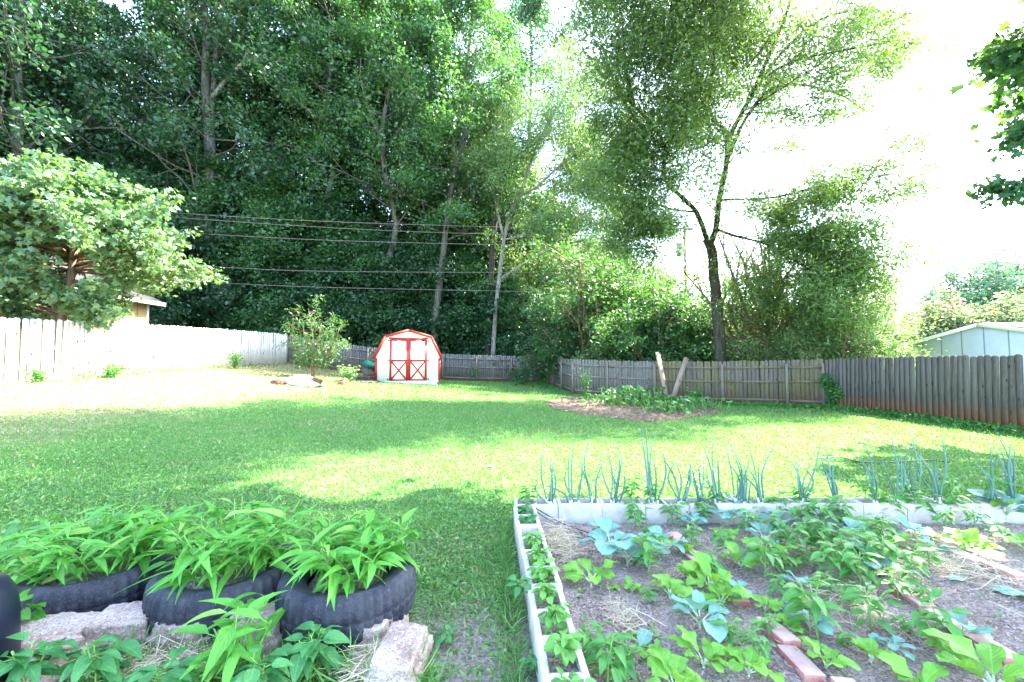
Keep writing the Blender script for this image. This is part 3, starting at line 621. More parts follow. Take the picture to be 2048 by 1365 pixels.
# ------------------------------------------------------------------ ground plants, sheets
g, mp_ = patch('mulch_bed', [tuple(gpt(*q)[:2]) for q in [(1085, 806), (1130, 796), (1230, 800), (1330, 808), (1425, 814), (1445, 826), (1370, 838), (1290, 846), (1180, 832), (1110, 820)]], M['mulch'], .012, .01, .12, 3)
tag(obj('mulch_bed', g, M['mulch'], smooth=True), 'pinkish brown mulch spread on the lawn round the vegetable mound', 'mulch', kind='stuff')
g, _ = patch('soil', [(.24, 1.0), (6.5, 1.0), (6.5, 3.88), (.24, 3.88)], M['soil'], .03, .012, .03, 6, .0)
tag(obj('soil', g, M['soil'], smooth=True), kind='structure')
def scat_area(n, x0, x1, y0, y1, rng, dens=None):
    x = rng.uniform(x0, x1, n); y = rng.uniform(y0, y1, n); return x, y
def visible(x, y, m=40):
    px = CX + F * x / np.maximum(y, .3); return (px > -m) & (px < 2048 + m)
def in_bed(x, y): return ((x > -.02) & (y < 4.12)) 
def in_patch(x, y, P):
    c = np.zeros(x.shape, bool)
    for i in range(len(P)):
        a, b = P[i], P[(i + 1) % len(P)]; k = ((a[1] > y) != (b[1] > y)) & (x < (b[0] - a[0]) * (y - a[1]) / (b[1] - a[1] + 1e-12) + a[0]); c ^= k
    return c
rng = np.random.default_rng(101)
gg = G(); gd = G()
def hash2(x, y):
    return (np.sin(x * .9 + 1.3) * np.cos(y * .8 - .4) + .7 * np.sin(x * 2.1 - y * 1.3) + .5 * np.cos(x * 3.7 + y * 2.9) + .4 * np.sin(5.3 * x - 4.1 * y)) / 2.6
for (y0, y1, dens, sz) in ((1.3, 2.6, 5200, .045), (2.6, 4, 3600, .045), (4, 6, 1900, .05), (6, 9, 1300, .05), (9, 14, 620, .065), (14, 21, 330, .08), (21, 29.5, 190, .10)):
    hw = y1 * 1.27; x0, x1 = max(-14.2, -hw), min(12, hw); n = int(dens * (x1 - x0) * (y1 - y0)); x, y = scat_area(n, x0, x1, y0, y1, rng)
    k = visible(x, y) & ~in_bed(x, y); 
    k &= ~((x < -.5) & (y < 2.75) & (x > -2.9) & (y > 1.98)); k &= ~in_patch(x, y, mp_)
    h = hash2(x, y); bare = np.exp(-((x + .22) / .35) ** 2 - ((y - 2.15) / .55) ** 2)
    k &= rng.random(n) > bare * .8
    dry = np.clip((-x - 6.5) / 4, 0, 1) * .8 + .10 * (h > .35) + .3 * bare + .05 + .3 * (hash2(x * .7 + 3, y * .9) > .5)
    x, y, h, dry = x[k], y[k], h[k], dry[k]; n = len(x); isd = rng.random(n) < dry
    P = np.stack([x, y, gz(x, y)], -1)
    for gsel, mk in ((gg, ~isd), (gd, isd)):
        m = mk.sum(); ax = rdir(m, rng, 1.0, .7); s = sz * rng.uniform(.4, 1.1, m); wide = BLADE[0] * np.array([1, 1.6 + sz * 9, 1])
        gsel.add(*scatter(wide, BLADE[1], BLADE[2], P[mk], ax, rdir(m, rng, .2), s))
# clover-like low leaves
n = 46000; y = rng.uniform(1.7, 9, n); x = rng.uniform(-1, 1, n) * y * 1.27; k = visible(x, y) & ~in_bed(x, y) & (x > -13) & ~((x < -.5) & (y < 2.75) & (x > -2.9)) & (rng.random(n) < np.clip(.5 + hash2(x * 2, y * 2), 0.1, 1)); x, y = x[k], y[k]; n = len(x)
P = np.stack([x, y, gz(x, y) + rng.uniform(.012, .03, n)], -1); gg.add(*scatter(*DIA, P, rdir(n, rng, 0, .3), rdir(n, rng, 2.2), rng.uniform(.02, .045, n)))
tag(obj('grass', gg, M['grass']), 'short green lawn grass', 'grass', kind='stuff')
tag(obj('dry_grass', gd, M['drygrass']), 'dry pale grass blades in the lawn', 'grass', kind='stuff')
# taller tufts along blocks and stones
g = G(); n = 1100; t_ = rng.uniform(0, 1, n); x = -.04 - np.abs(rng.normal(0, .05, n)) + (1 - t_) * .1; y = 1.6 + t_ * 2.3
P = np.stack([x, y, gz(x, y)], -1); s = rng.uniform(.06, .16, n)
x2 = rng.uniform(-2.9, -.3, 1500); y2 = 2.0 + rng.normal(0, .06, 1500) - .02 ; P = np.vstack([P, np.stack([x2, y2, gz(x2, y2)], -1)]); s = np.concatenate([s, rng.uniform(.08, .22, 1500)])
CB = (np.array([(0, -.02, 0), (0, .02, 0), (.35, .018, .0), (.35, -.018, .0), (.7, .012, -.1), (.7, -.012, -.1), (.95, 0, -.3)]), [np.array([(0, 1, 2, 3), (3, 2, 4, 5)]), np.array([(5, 4, 6)])], np.zeros((7, 2)))
g.add(*scatter(*CB, P, rdir(len(P), rng, .9, .5), rdir(len(P), rng, .6), s)); tag(obj('long_grass', g, M['grass']), 'longer untrimmed grass along the blocks, tyres and stones', 'grass', kind='stuff')
# ground cover strip along the fence at right and back
g = G(); n = 15000; t_ = rng.uniform(0, 1, n); 
seg = [((12.0, 8), (11.75, 15.6)), ((11.7, 15.5), (4.7, 20.4)), ((2.1, 28.9), (3.1, 21.2)), ((-13.9, 12), (-13.8, 26))]
ch = rng.choice(4, n, p=[.42, .3, .14, .14]); A_ = np.array([s_[0] for s_ in seg])[ch]; B_ = np.array([s_[1] for s_ in seg])[ch]; q = A_ + (B_ - A_) * t_[:, None]
q[:, 0] += np.where(ch == 3, np.abs(rng.normal(0, .25, n)), -np.abs(rng.normal(0, .32, n))); q[:, 1] -= np.where(ch == 1, np.abs(rng.normal(0, .35, n)), 0)
keep = (ch != 3) | (rng.random(n) < .25); q = q[keep]; n = len(q)
g.add(*scatter(*DIA, np.stack([q[:, 0], q[:, 1], gz(q[:, 0], q[:, 1]) + np.abs(rng.normal(.03, .05, n))], -1), rdir(n, rng, .2), rdir(n, rng, 1.2), rng.uniform(.05, .11, n)))
tag(obj('ground_cover', g, M['cover']), 'low creeping leaves along the foot of the fences', 'ground cover', kind='stuff')
# chips and debris
g = G(); n = 5200; x = rng.uniform(mp_[:, 0].min(), mp_[:, 0].max(), n); y = rng.uniform(mp_[:, 1].min(), mp_[:, 1].max(), n); k = in_patch(x, y, mp_); x, y = x[k], y[k]; n = len(x)
g.add(*scatter(*LAN, np.stack([x, y, gz(x, y) + .03], -1), rdir(n, rng, .1, .3), rdir(n, rng, 2), rng.uniform(.06, .16, n)))
n = 700; x = rng.uniform(-13.9, -8, n) * 1.0; y = rng.uniform(10, 26, n); x = np.where(rng.random(n) < .6, -13.9 + np.abs(rng.normal(0, .5, n)), x)
g.add(*scatter(*DIA, np.stack([x, y, gz(x, y) + .02], -1), rdir(n, rng, .1, .3), rdir(n, rng, 1), rng.uniform(.04, .13, n)))
tag(obj('wood_chips', g, M['chips']), 'scattered bark chips and fallen leaves', 'debris', kind='stuff')
g = G(); n = 20000; x = rng.uniform(.25, 5.4, n); y = rng.uniform(1.5, 3.85, n); dn = rng.random(n) < np.clip(.35 + hash2(x * 3, y * 3) * .8, .06, 1); x, y = x[dn], y[dn]; n = len(x)
g.add(*scatter(*LAN, np.stack([x, y, gz(x, y) + .045 + rng.uniform(0, .01, n)], -1), rdir(n, rng, .1, .3), rdir(n, rng, 2), rng.uniform(.012, .045, n)))
tag(obj('soil_debris', g, M['chips']), 'tiny chips of bark mixed in the garden soil', 'debris', kind='stuff')
def straw(label, px, py, rx, ry, n, up=.05, h=.05, seed=1):
    rg = np.random.default_rng(seed); c = gpt(px, py, up); P = c + np.stack([rg.normal(0, rx, n), rg.normal(0, ry, n), np.abs(rg.normal(0, h, n))], -1)
    g = G(); sl = (np.array([(-.5, -.007, 0), (-.5, .007, 0), (0, .008, .07), (0, -.008, .07), (.5, .006, 0), (.5, -.006, 0)]), [np.array([(0, 1, 2, 3), (3, 2, 4, 5)])], np.zeros((6, 2)))
    g.add(*scatter(*sl, P, rdir(n, rg, 0, .25), rdir(n, rg, 1), rg.uniform(.08, .22, n))); tag(obj('straw', g, M['straw']), label, 'straw', kind='stuff')
straw('heap of dry straw in the near corner of the garden bed by the left block row', 1118, 1090, .07, .14, 600, seed=1)
straw('dry straw lying between the second and third brick lines', 1905, 1125, .14, .2, 700, .05, .02, seed=2)
straw('pale dry straw below the edging stones at the bottom left', 345, 1335, .12, .04, 450, .05, .02, seed=3)
straw('dry straw over the rightmost edging stones', 735, 1330, .045, .05, 300, .05, .025, seed=4)
straw('wilted straw beside the first pepper plants', 1250, 1240, .05, .08, 120, .05, .015, seed=5)
straw('thin dry stalks in the middle of the bed', 1700, 1215, .1, .12, 200, .05, .02, seed=6)

# ------------------------------------------------------------------ fences
def dogear(w_, h, th, ear=.035):
    pts = [(-w_ / 2, 0), (w_ / 2, 0), (w_ / 2, h - ear), (w_ / 2 - ear, h), (-w_ / 2 + ear, h), (-w_ / 2, h - ear)]
    V = np.array([(x, -th / 2, z) for x, z in pts] + [(x, th / 2, z) for x, z in pts])
    UV = np.array([(x, z) for x, z in pts] * 2)
    return V, [np.array([(0, 1, 2, 5), (5, 2, 3, 4), (7, 6, 11, 8), (8, 11, 10, 9)]), np.array([(0, 6, 7, 1), (1, 7, 8, 2), (2, 8, 9, 3), (3, 9, 10, 4), (4, 10, 11, 5), (5, 11, 6, 0)])], UV
def fence(label, pts, H, mt, rails=False, posts=(), side=1, pw=.138, lean=0.0, hj=.012, gap=.006, tops=None, seed=1, group=None, mp=None):
    rg = np.random.default_rng(seed); root = thing('wooden_fence', label, 'fence', (0, 0, 0), 0, group); g = G()
    P = np.array(pts, float)
    for a, b in zip(P[:-1], P[1:]):
        d = b - a; L = np.linalg.norm(d); d /= L; n = int(L / (pw + gap)); rz = math.atan2(d[1], d[0]); nrm = np.array([-d[1], d[0]])
        for i in range(n):
            c = a + d * (i + .5) * L / n; z0 = g1(*c); V, Fs, UV = dogear(pw * rg.uniform(.94, 1.0), H + rg.normal(0, hj), .018)
            V = V @ rot(rg.normal(0, .008), lean + rg.normal(0, .006), rz + rg.normal(0, .015)).T + np.array([c[0], c[1], z0 - .01]) ; g.add(V, Fs, UV)
    obj('picket_panel', g, M[mt], root)
    if rails:
        nodes = [np.array(q, float) for q in posts]; off = side * .045
        for a, b in zip(nodes[:-1], nodes[1:]):
            d = b - a; L = np.linalg.norm(d); d /= L; nr = np.array([d[1], -d[0]]) * side; za, zb = g1(*a), g1(*b)
            for hh in (.22, H * .52, H * .83):
                p = np.array([*(a + nr * .032), za + hh]); q = np.array([*(b + nr * .032), zb + hh + rg.normal(0, .015)])
                V, Fs = bar(p + np.append(d * .052, 0), q - np.append(d * .052, 0), .04, .085); UV = np.stack([V[:, 2], np.linalg.norm(V - p, axis=1)], -1)
                obj('rail', G().add(V, Fs, UV), M[mp or mt], root)
        for a, d2 in zip(nodes, [nodes[min(i + 1, len(nodes) - 1)] - nodes[max(i - 1, 0)] for i in range(len(nodes))]):
            d2 = d2 / np.linalg.norm(d2); nr = np.array([d2[1], -d2[0]]) * side; V, Fs = box((0, 0, 0), (.095, .095, H * .93), math.atan2(d2[1], d2[0]))
            V = V + np.array([*(a + nr * .062), g1(*a) + H * .465 - .02]); UV = np.stack([V[:, 0] - V[:, 1], V[:, 2] + 1], -1); obj('post', G().add(V, Fs, UV), M['post'], root)
    return root
def fx(px, Y): return ((px - CX) / F * Y, Y)
cL = (-14.4, 26.4); cB = (2.25, 29.2); cR = (11.75, 15.7)
fence('sunlit pale plank fence along the left side of the yard', [(-14.5, 3), (-14.45, 12), (-14.15, 16), (-14.0, 20.3), (-14.3, 26.4)], 1.83, 'fencepale', pw=.15, gap=.022, hj=.015, seed=1)
fence('weathered grey plank fence at the back, seen either side of the barn shed', [cL, (-9.8, 27.5), (-4.7, 28.5), cB], 1.83, 'fence', True,
      [(-14.3, 26.42), (-12.0, 26.98), (-9.55, 27.55), (-7.1, 28.03), (-4.75, 28.49), (-2.45, 28.72), (-.05, 28.97), (2.1, 29.19)], 1, seed=2)
fence('grey plank fence with rails running from the far corner to the leaning boards', [cB, (2.62, 26.3), (3.2, 21.6), (4.75, 20.6), (6.6, 19.2)], 1.83, 'fence', True,
      [cB, (2.42, 27.6), (2.62, 26.3), (2.9, 23.9), (3.2, 21.6), (4.75, 20.6), (6.6, 19.2)], 1, seed=3)
fence('moss tinged plank fence with rails behind the big tree trunk, ending at the corner post', [(6.6, 19.2), (9.0, 17.8), (10.9, 16.5), cR], 1.83, 'fencemoss', True,
      [(6.6, 19.2), (9.0, 17.8), (10.9, 16.5), cR], 1, seed=4)
fence('brown knotty plank fence with clay stained feet on the right side', [cR, (12.4, 4.5)], 1.83, 'fencebrown', seed=5, pw=.158, lean=0.035, gap=-.001)
# fence behind, pale, far right
fence('pale grey fence beyond the yard, left of the garage', [fx(1690, 24), fx(1812, 22)], 2.15, 'fencepale', seed=6, pw=.15)
# leaning boards
for (pa, pb, Ya, Yb, w_, lb) in (((1315, 705), (1334, 800), 18.9, 17.6, .2, 'long board leaning left against the fence behind the vegetable mound'), ((1373, 716), (1344, 802), 18.2, 17.4, .2, 'long board leaning right against the mossy fence, second of the pair')):
    a = at(*pa, Ya); b = gpt(pb[0], pb[1], 0) if False else at(*pb, Yb); V, Fs = bar(b, a, w_, .04, (0, -1, 0)); UV = np.stack([V[:, 0] * 1.0, np.linalg.norm(V - b, axis=1)], -1)
    tag(obj('leaning_board', G().add(V, Fs, UV), M['board']), lb, 'board', 'boards leaning on the fence')
# white round cap on the back fence
c = at(695, 694, 27.4); an = np.linspace(0, 2 * math.pi, 17)[:-1]
g = G(); Pp = []; Fq = []
prof = [(0, -.05), (.09, -.05), (.16, -.03), (.19, 0), (.17, .03), (0, .03)]
def lathe(prof, n, c, axis='z', wob=None):
    V = []; 
    for r, z in prof:
        for k in range(n):
            a = 2 * math.pi * k / n; V.append((r * math.cos(a), r * math.sin(a), z))
    V = np.array(V); i = np.arange(len(prof) - 1)[:, None] * n; j = np.arange(n)[None]; j2 = (j + 1) % n
    Fq = np.stack([i + j, i + j2, i + n + j2, i + n + j], -1).reshape(-1, 4)
    if axis == 'y': V = V[:, [0, 2, 1]]
    return V + np.array(c), Fq
V, Fq = lathe(prof, 18, (0, 0, 0), 'y'); o = obj('plate', G().add(V, Fq), M['white'], smooth=True); o.location = (c[0], c[1] - .02, c[2]); tag(o, 'round white plate fixed on the back fence left of the shed', 'plate')

# ------------------------------------------------------------------ barn shed
SX, SY = -5.24, 21.0; SZ = g1(SX, SY) - .0
root = thing('barn_shed', 'white barn shaped garden shed with red trim and crossed double doors', 'shed', (SX, SY, SZ), .235)
W2, EH, KX, KH, AH, DP, B0 = 1.6, 1.33, 1.12, 2.38, 2.70, 3.0, .16
prof = [(-W2, B0), (W2, B0), (W2, EH), (KX, KH), (0, AH), (-KX, KH), (-W2, EH)]
V = np.array([(x, 0, z) for x, z in prof] + [(x, DP, z) for x, z in prof]); n = 7
Fs = [np.array([tuple(range(n))]), np.array([tuple(reversed(range(n, 2 * n)))]), np.array([(i, i + n, (i + 1) % n + n, (i + 1) % n) for i in (0, 1, 6)])]
obj('wall', G().add(V, Fs), M['white'], root)
rp = [(-W2 - .07, EH - .06), (-KX, KH), (0, AH), (KX, KH), (W2 + .07, EH - .06)]
g = G()
for (a, b) in zip(rp[:-1], rp[1:]):
    d = norm(np.array([b[0] - a[0], b[1] - a[1]])); nn = np.array([-d[1], d[0]]) * .03
    V = np.array([(a[0] + nn[0] * s, y, a[1] + nn[1] * s) for y in (-.06, DP + .06) for s in (0.1, 1)] + [(b[0] + nn[0] * s, y, b[1] + nn[1] * s) for y in (-.06, DP + .06) for s in (0.1, 1)])
    g.add(V, np.array([(0, 1, 5, 4), (2, 6, 7, 3), (1, 3, 7, 5), (0, 4, 6, 2), (0, 2, 3, 1), (4, 5, 7, 6)]))
obj('roof', g, M['shingle'], root)
def strip(a, b, w_, y0=-.03, th=.03): V, Fs = bar((a[0], y0, a[1]), (b[0], y0, b[1]), th, w_, (0, 0, 1) if abs(a[0] - b[0]) > 1e-3 else (1, 0, 0)); return V, Fs
g = G()
for k, (a, b) in enumerate(zip(rp[:-1], rp[1:])):
    g.add(*strip(a, b, .12, -.085 - .003 * (k % 2), .03))
obj('fascia_trim', g, M['red'], root)
for s in (-1, 1): V, Fs = box((s * (W2 - .05), -.014, (EH + B0) / 2 - .02), (.11, .028, EH - B0 - .04)); obj('corner_trim', G().add(V, Fs), M['red'], root)
V, Fs = box((0, -.022, 2.30), (1.92, .04, .07)); obj('door_header', G().add(V, Fs), M['red'], root)
for s in (-1, 1):
    x0, x1 = (.012, .91); cxm = s * (x0 + x1) / 2; zb, zt, zm = .14, 2.25, 1.17
    V, Fs = box((cxm, -.018, (zb + zt) / 2), (x1 - x0, .03, zt - zb)); d = obj('door', G().add(V, Fs), M['white'], root)
    g = G(); y = -.045
    for xx in (s * (x0 + .045), s * (x1 - .045)): g.add(*box((xx, y, (zb + zt) / 2), (.105, .025, zt - zb)))
    for zz_, hh in ((zt - .04, .09), (zm, .1), (zb + .045, .1)): g.add(*box((cxm, y - .003, zz_), (x1 - x0 - .175, .024, hh)))
    obj('frame', g, M['red'], d)
    g = G(); xa, xb = s * (x0 + .09), s * (x1 - .09)
    g.add(*strip((xa, zb + .1), (xb, zm - .05), .075, y - .002, .018)); g.add(*strip((xa, zm - .05), (xb, zb + .1), .075, y - .006, .018)); obj('cross_brace', g, M['red'], d)
    for zz_ in (2.17, 1.17, .24):
        g = G(); g.add(*box((s * (x1 + .035), -.062, zz_), (.14, .01, .03))); g.add(*box((s * (x1 + .09), -.062, zz_), (.028, .012, .12))); obj('hinge', g, M['black'], d)
g = G(); g.add(*box((.03, -.07, 1.2), (.12, .02, .035))); obj('latch', g, M['black'], root)
g = G(); lx0, lx1, lz0, lz1 = -1.3, 1.55, -.09, .15
for k in range(-3, 40):
    for sgn in (-1, 1):
        x = lx0 + k * .085; a = np.array([x, lz0]); b = np.array([x + (lz1 - lz0), lz1])
        if sgn < 0: a, b = np.array([x + (lz1 - lz0), lz0]), np.array([x, lz1])
        if min(a[0], b[0]) < lx0 or max(a[0], b[0]) > lx1: continue
        g.add(*bar((a[0], -.075 - .006 * sgn, a[1]), (b[0], -.075 - .006 * sgn, b[1]), .01, .026, (0, 0, 1)))
obj('lattice_skirt', g, M['white'], root)
V, Fs = box((0, DP / 2, B0 / 2 - .1), (W2 * 2 - .1, DP - .1, B0 + .17)); obj('foundation', G().add(V, Fs), M['black'], root)
g, _ = patch('x', [tuple(gpt(*q)[:2]) for q in [(712, 757), (752, 757), (756, 767), (735, 768), (716, 765)]], None, .05, .04, .1, 4)
tag(obj('dark_mulch', g, M['mulchdark'], smooth=True), 'mound of dark mulch beside the left wall of the shed', 'mulch', kind='stuff')
# green tub
V, Fq = lathe([(0, .34), (.3, .33), (.42, .2), (.46, 0), (.43, 0), (.40, .18), (.28, .28), (0, .3)], 20, (0, 0, 0)); c = at(738, 731, 24.5)
o = obj('garden_tub', G().add(V, Fq), M['tubgreen'], smooth=True); o.location = (c[0], c[1], c[2] - .1); o.rotation_euler = (0, .3, 0); tag(o, 'dark green upturned tub showing at the left edge of the shed', 'tub')
c[2] = g1(c[0], c[1]); V, Fs = box((0, 0, (at(738, 731, 24.5)[2] - c[2]) / 2 - .06), (.55, .5, at(738, 731, 24.5)[2] - c[2] - .12)); o = obj('wooden_crate', G().add(V, Fs, np.stack([V[:, 0], V[:, 2]], -1)), M['fence']); o.location = c; tag(o, 'grey wooden crate under the dark green tub', 'crate')

# ------------------------------------------------------------------ stump and rocks
def lump(c, s, mt, name, label, cat, seed=1, rough=.22, sub=3, group=None, parent=None, square=0):
    import bmesh
    bm = bmesh.new(); bmesh.ops.create_icosphere(bm, subdivisions=sub, radius=1)
    V = np.array([v.co[:] for v in bm.verts]); Fa = np.array([[v.index for v in f.verts] for f in bm.faces]); bm.free()
    if square: V = V * (1 - square) + V / np.abs(V).max(1)[:, None] * square; V[:, :2] *= 1 - .12 * (V[:, 2:3] > .2)
    rg = np.random.default_rng(seed); D = np.zeros(len(V))
    for i in range(14): k = rg.normal(size=3) * (1.2 + i * .45); D += np.sin(V @ k + rg.uniform(0, 6)) / (1.2 + i * .4)
    V = V * (1 + rough * D[:, None] * .35) * np.array(s); V = V + (rg.normal(0, .0016, V.shape) if square else 0); o = obj(name, G().add(V, Fa), mt, parent, not square); o.location = c; o.rotation_euler = (0, 0, rg.uniform(-.3, .3))
    if label: tag(o, label, cat, group)
    return o
M['bleached'] = bark('bleached_wood', (.35, .32, .28), (.72, .69, .64), (6, 6, 6)); M['rotten'] = bark('rotten_wood', (.05, .025, .018), (.22, .11, .07), (6, 6, 6))
c = gpt(602, 772); t = thing('tree_stump', 'bleached white fallen stump with a broken rusty brown end on the lawn', 'stump', tuple(c))
lump((0, .1, .14), (.85, .35, .3), M['bleached'], 'log', None, None, 3, .5, 4, None, t); lump((-.75, -.1, .08), (.32, .2, .2), M['rotten'], 'broken_end', None, None, 4, .7, 3, None, t)
lump((.62, -.08, .2), (.2, .15, .14), M['rotten'], 'broken_end', None, None, 5, .6, 3, None, t)
c = gpt(685, 770); lump((c[0], c[1], c[2] + .07), (.22, .18, .17), M['rotten'], 'tree_stump', 'small dark rotten stump left of the shed', 'stump', 6, .6)

# ------------------------------------------------------------------ buildings
# tan house at left: long wall facing the yard
t = thing('tan_house', 'tan sided house with dark roof and white trim half hidden behind the maple', 'house')
HX = -17.6; y0, y1 = 5.0, 20.0; z0 = 0.9; ez = 4.55
g = G(); g.add(*box(((HX - 5), (y0 + y1) / 2, (z0 + ez) / 2), (10, y1 - y0, ez - z0))); obj('wall', g, M['tan'], t)
V = np.array([(HX + .45, y0 - .4, ez - .12), (HX + .45, y1 + .4, ez - .12), (HX - 5, y1 + .4, ez + 2.6), (HX - 5, y0 - .4, ez + 2.6), (HX - 10.45, y0 - .4, ez - .12), (HX - 10.45, y1 + .4, ez - .12)])
V2 = V - np.array([0, 0, .14]); obj('roof', G().add(np.vstack([V, V2]), [np.array([(0, 1, 2, 3), (3, 2, 5, 4), (9, 8, 7, 6), (10, 11, 8, 9), (0, 6, 7, 1)]), np.array([(0, 3, 9, 6), (3, 4, 10, 9), (1, 7, 8, 2), (2, 8, 11, 5)])]), M['shingle'], t)
obj('fascia', G().add(*box((HX + .47, 12.5, ez - .2), (.03, 15.8, .18))), M['white'], t)
obj('porch_post', G().add(*box((HX + .06, 14.55, (z0 + ez) / 2 - .1), (.1, .14, ez - z0 - .25))), M['white'], t)
obj('corner_trim', G().add(*box((HX + .004, y1 - .06, (z0 + ez) / 2), (.05, .12, ez - z0 - .02))), M['white'], t)
# garage at right: gable facing the yard
t = thing('white_garage', 'pale lavender white garage with a low gable rising above the plank fence', 'garage')
GX, ay, hs, az, ez2 = 18.25, 16.05, 3.45, 2.99, 2.22; zb = -.2
prof = [(ay - hs, zb), (ay + hs, zb), (ay + hs, ez2), (ay, az), (ay - hs, ez2)]
V = np.array([(GX, y, z) for y, z in prof] + [(GX + 7, y, z) for y, z in prof]); obj('wall', G().add(V, [np.array([(4, 3, 2, 1, 0)]), np.array([(5, 6, 7, 8, 9)]), np.array([(1, 2, 7, 6), (0, 5, 9, 4)])]), M['garage'], t)
g = G()
for s in (-1, 1):
    e = (ay + s * (hs + .3), ez2 - .067 - .0); a = (ay, az)
    V = np.array([(x, yy, zz_ + dz) for x in (GX - .2, GX + 7.2) for (yy, zz_) in (a, e) for dz in (.01, .07)]); g.add(V, np.array([(0, 1, 3, 2), (4, 6, 7, 5), (1, 5, 7, 3), (0, 2, 6, 4), (2, 3, 7, 6), (0, 4, 5, 1)]))
obj('roof', g, M['paleshingle'], t)
g = G()
for s in (-1, 1): g.add(*bar((GX - .215, ay, az - .01), (GX - .215, ay + s * (hs + .3), ez2 - .077), .02, .15, (0, 0, 1)))
obj('rake_trim', g, M['white'], t)
g = G()
for s in (-1, 1): g.add(*bar((GX - .225, ay, az + .075), (GX - .225, ay + s * (hs + .31), ez2 + .01), .03, .035, (0, 0, 1)))
obj('drip_edge', g, M['shingle'], t)
# mint house far right
t = thing('mint_house', 'two storey pale mint house seen through the branches beyond the fences', 'house')
Yh = 42.0; a = at(1735, 632, Yh); b = at(1862, 632, Yh); zt = a[2]
g = G(); g.add(*box(((a[0] + b[0]) / 2, Yh + 4, (zt + 0) / 2), (b[0] - a[0], 8, zt))); obj('wall', g, M['mint'], t)
c1 = at(1700, 606, Yh + 1); c2 = at(1752, 606, Yh + 1); g = G(); g.add(*box(((c1[0] + c2[0]) / 2, Yh + 5.2, c1[2] / 2), (c2[0] - c1[0], 8, c1[2]))); obj('upper_wall', g, M['mint'], t)
xa, xb = c2[0], b[0] + .4; zr = at(0, 592, Yh + 4)[2]
V = np.array([(xa, Yh - .4, zt - .05), (xb, Yh - .4, zt - .05), (xb, Yh + 4, zr), (xa, Yh + 4, zr), (xb, Yh + 8.4, zt - .05), (xa, Yh + 8.4, zt - .05)]); V2 = V - np.array([0, 0, .15])
obj('roof', G().add(np.vstack([V, V2]), [np.array([(0, 1, 2, 3), (3, 2, 4, 5), (9, 8, 7, 6), (11, 10, 8, 9), (0, 6, 7, 1), (5, 4, 10, 11)]), np.array([(1, 7, 8, 2), (2, 8, 10, 4), (0, 3, 9, 6), (3, 5, 11, 9)])]), M['paleshingle'], t)
V = np.array([(c1[0] - .5, Yh + .7, c1[2]), (c2[0] + .4, Yh + .7, c1[2]), (c2[0] + .4, Yh + 5, c1[2] + 1.4), (c1[0] - .5, Yh + 5, c1[2] + 1.4), (c2[0] + .4, Yh + 9.5, c1[2]), (c1[0] - .5, Yh + 9.5, c1[2])]); V2 = V - np.array([0, 0, .15])
obj('upper_roof', G().add(np.vstack([V, V2]), [np.array([(0, 1, 2, 3), (3, 2, 4, 5), (9, 8, 7, 6), (11, 10, 8, 9), (0, 6, 7, 1), (5, 4, 10, 11)]), np.array([(1, 7, 8, 2), (2, 8, 10, 4), (0, 3, 9, 6), (3, 5, 11, 9)])]), M['paleshingle'], t)
g = G(); g.add(*box(((a[0] + b[0]) / 2, Yh - .42, zt - .15), (b[0] - a[0] + .6, .04, .2))); obj('gutter', g, M['white'], t)
for px in (1829, 1765):
    q = at(px, 650, Yh); wf = obj('window', G().add(*box((q[0], Yh - .03, q[2]), (.95, .08, 1.25))), M['white'], t); obj('pane', G().add(*box((q[0], Yh - .075, q[2]), (.62, .02, .95))), M['blackplastic'], wf)
# power pole and wires
bp = gp(1375, 33); t = thing('power_pole', 'brown wooden power pole with a grey transformer behind the fence', 'power pole', bp)
ht = at(1375, 452, 33)[2] - bp[2]; obj('pole', G().add(*tube([(0, 0, 0), (0, 0, ht)], [.17, .12], 10)), M['pole'], t, True)
V, Fq = lathe([(0, -.55), (.24, -.55), (.26, -.5), (.26, .42), (.22, .52), (0, .56)], 16, (0, 0, 0)); z = at(1362, 500, 33)[2] - bp[2]; o = obj('transformer', G().add(V, Fq), M['galv'], t, True); o.location = (-.48, -.1, z)
obj('bracket', G().add(*box((-.2, -.05, z), (.3, .06, .4))), M['black'], t); obj('crossarm', G().add(*box((0, -.17, ht - .3), (1.6, .09, .11))), M['pole'], t)
wires = [((0, 402), (263, 421), (680, 444.6), (1178, 459), (1372, 462)), ((0, 411), (297, 432), (680, 457), (997, 469), (1372, 473)), ((0, 446), (324, 463.6), (680, 482), (1093, 491.6), (1372, 495)),
         ((0, 521), (396, 533), (680, 543.6), (1281, 546), (1372, 546)), ((0, 549), (381, 564), (680, 576), (1178, 586), (1372, 589))]
for lb, wp in zip(('highest power line crossing in front of the wood', 'power line just under the highest one', 'third power line down, in front of the wood', 'fourth power line down, level with the upper shrubs', 'lowest power line, just above the small yard tree'), wires):
    wp = ((-320, wp[0][1] - (wp[1][1] - wp[0][1]) * .9),) + wp
    P = smooth_path([at(x, y, 25.4 + (x / 1372) ** 3 * 7.4 if x > 0 else 25.4) for x, y in wp], 5); tag(obj('power_line', G().add(*tube(P, .019, 5)), M['wire'], smooth=True), lb, 'power line', 'power lines strung to the pole')

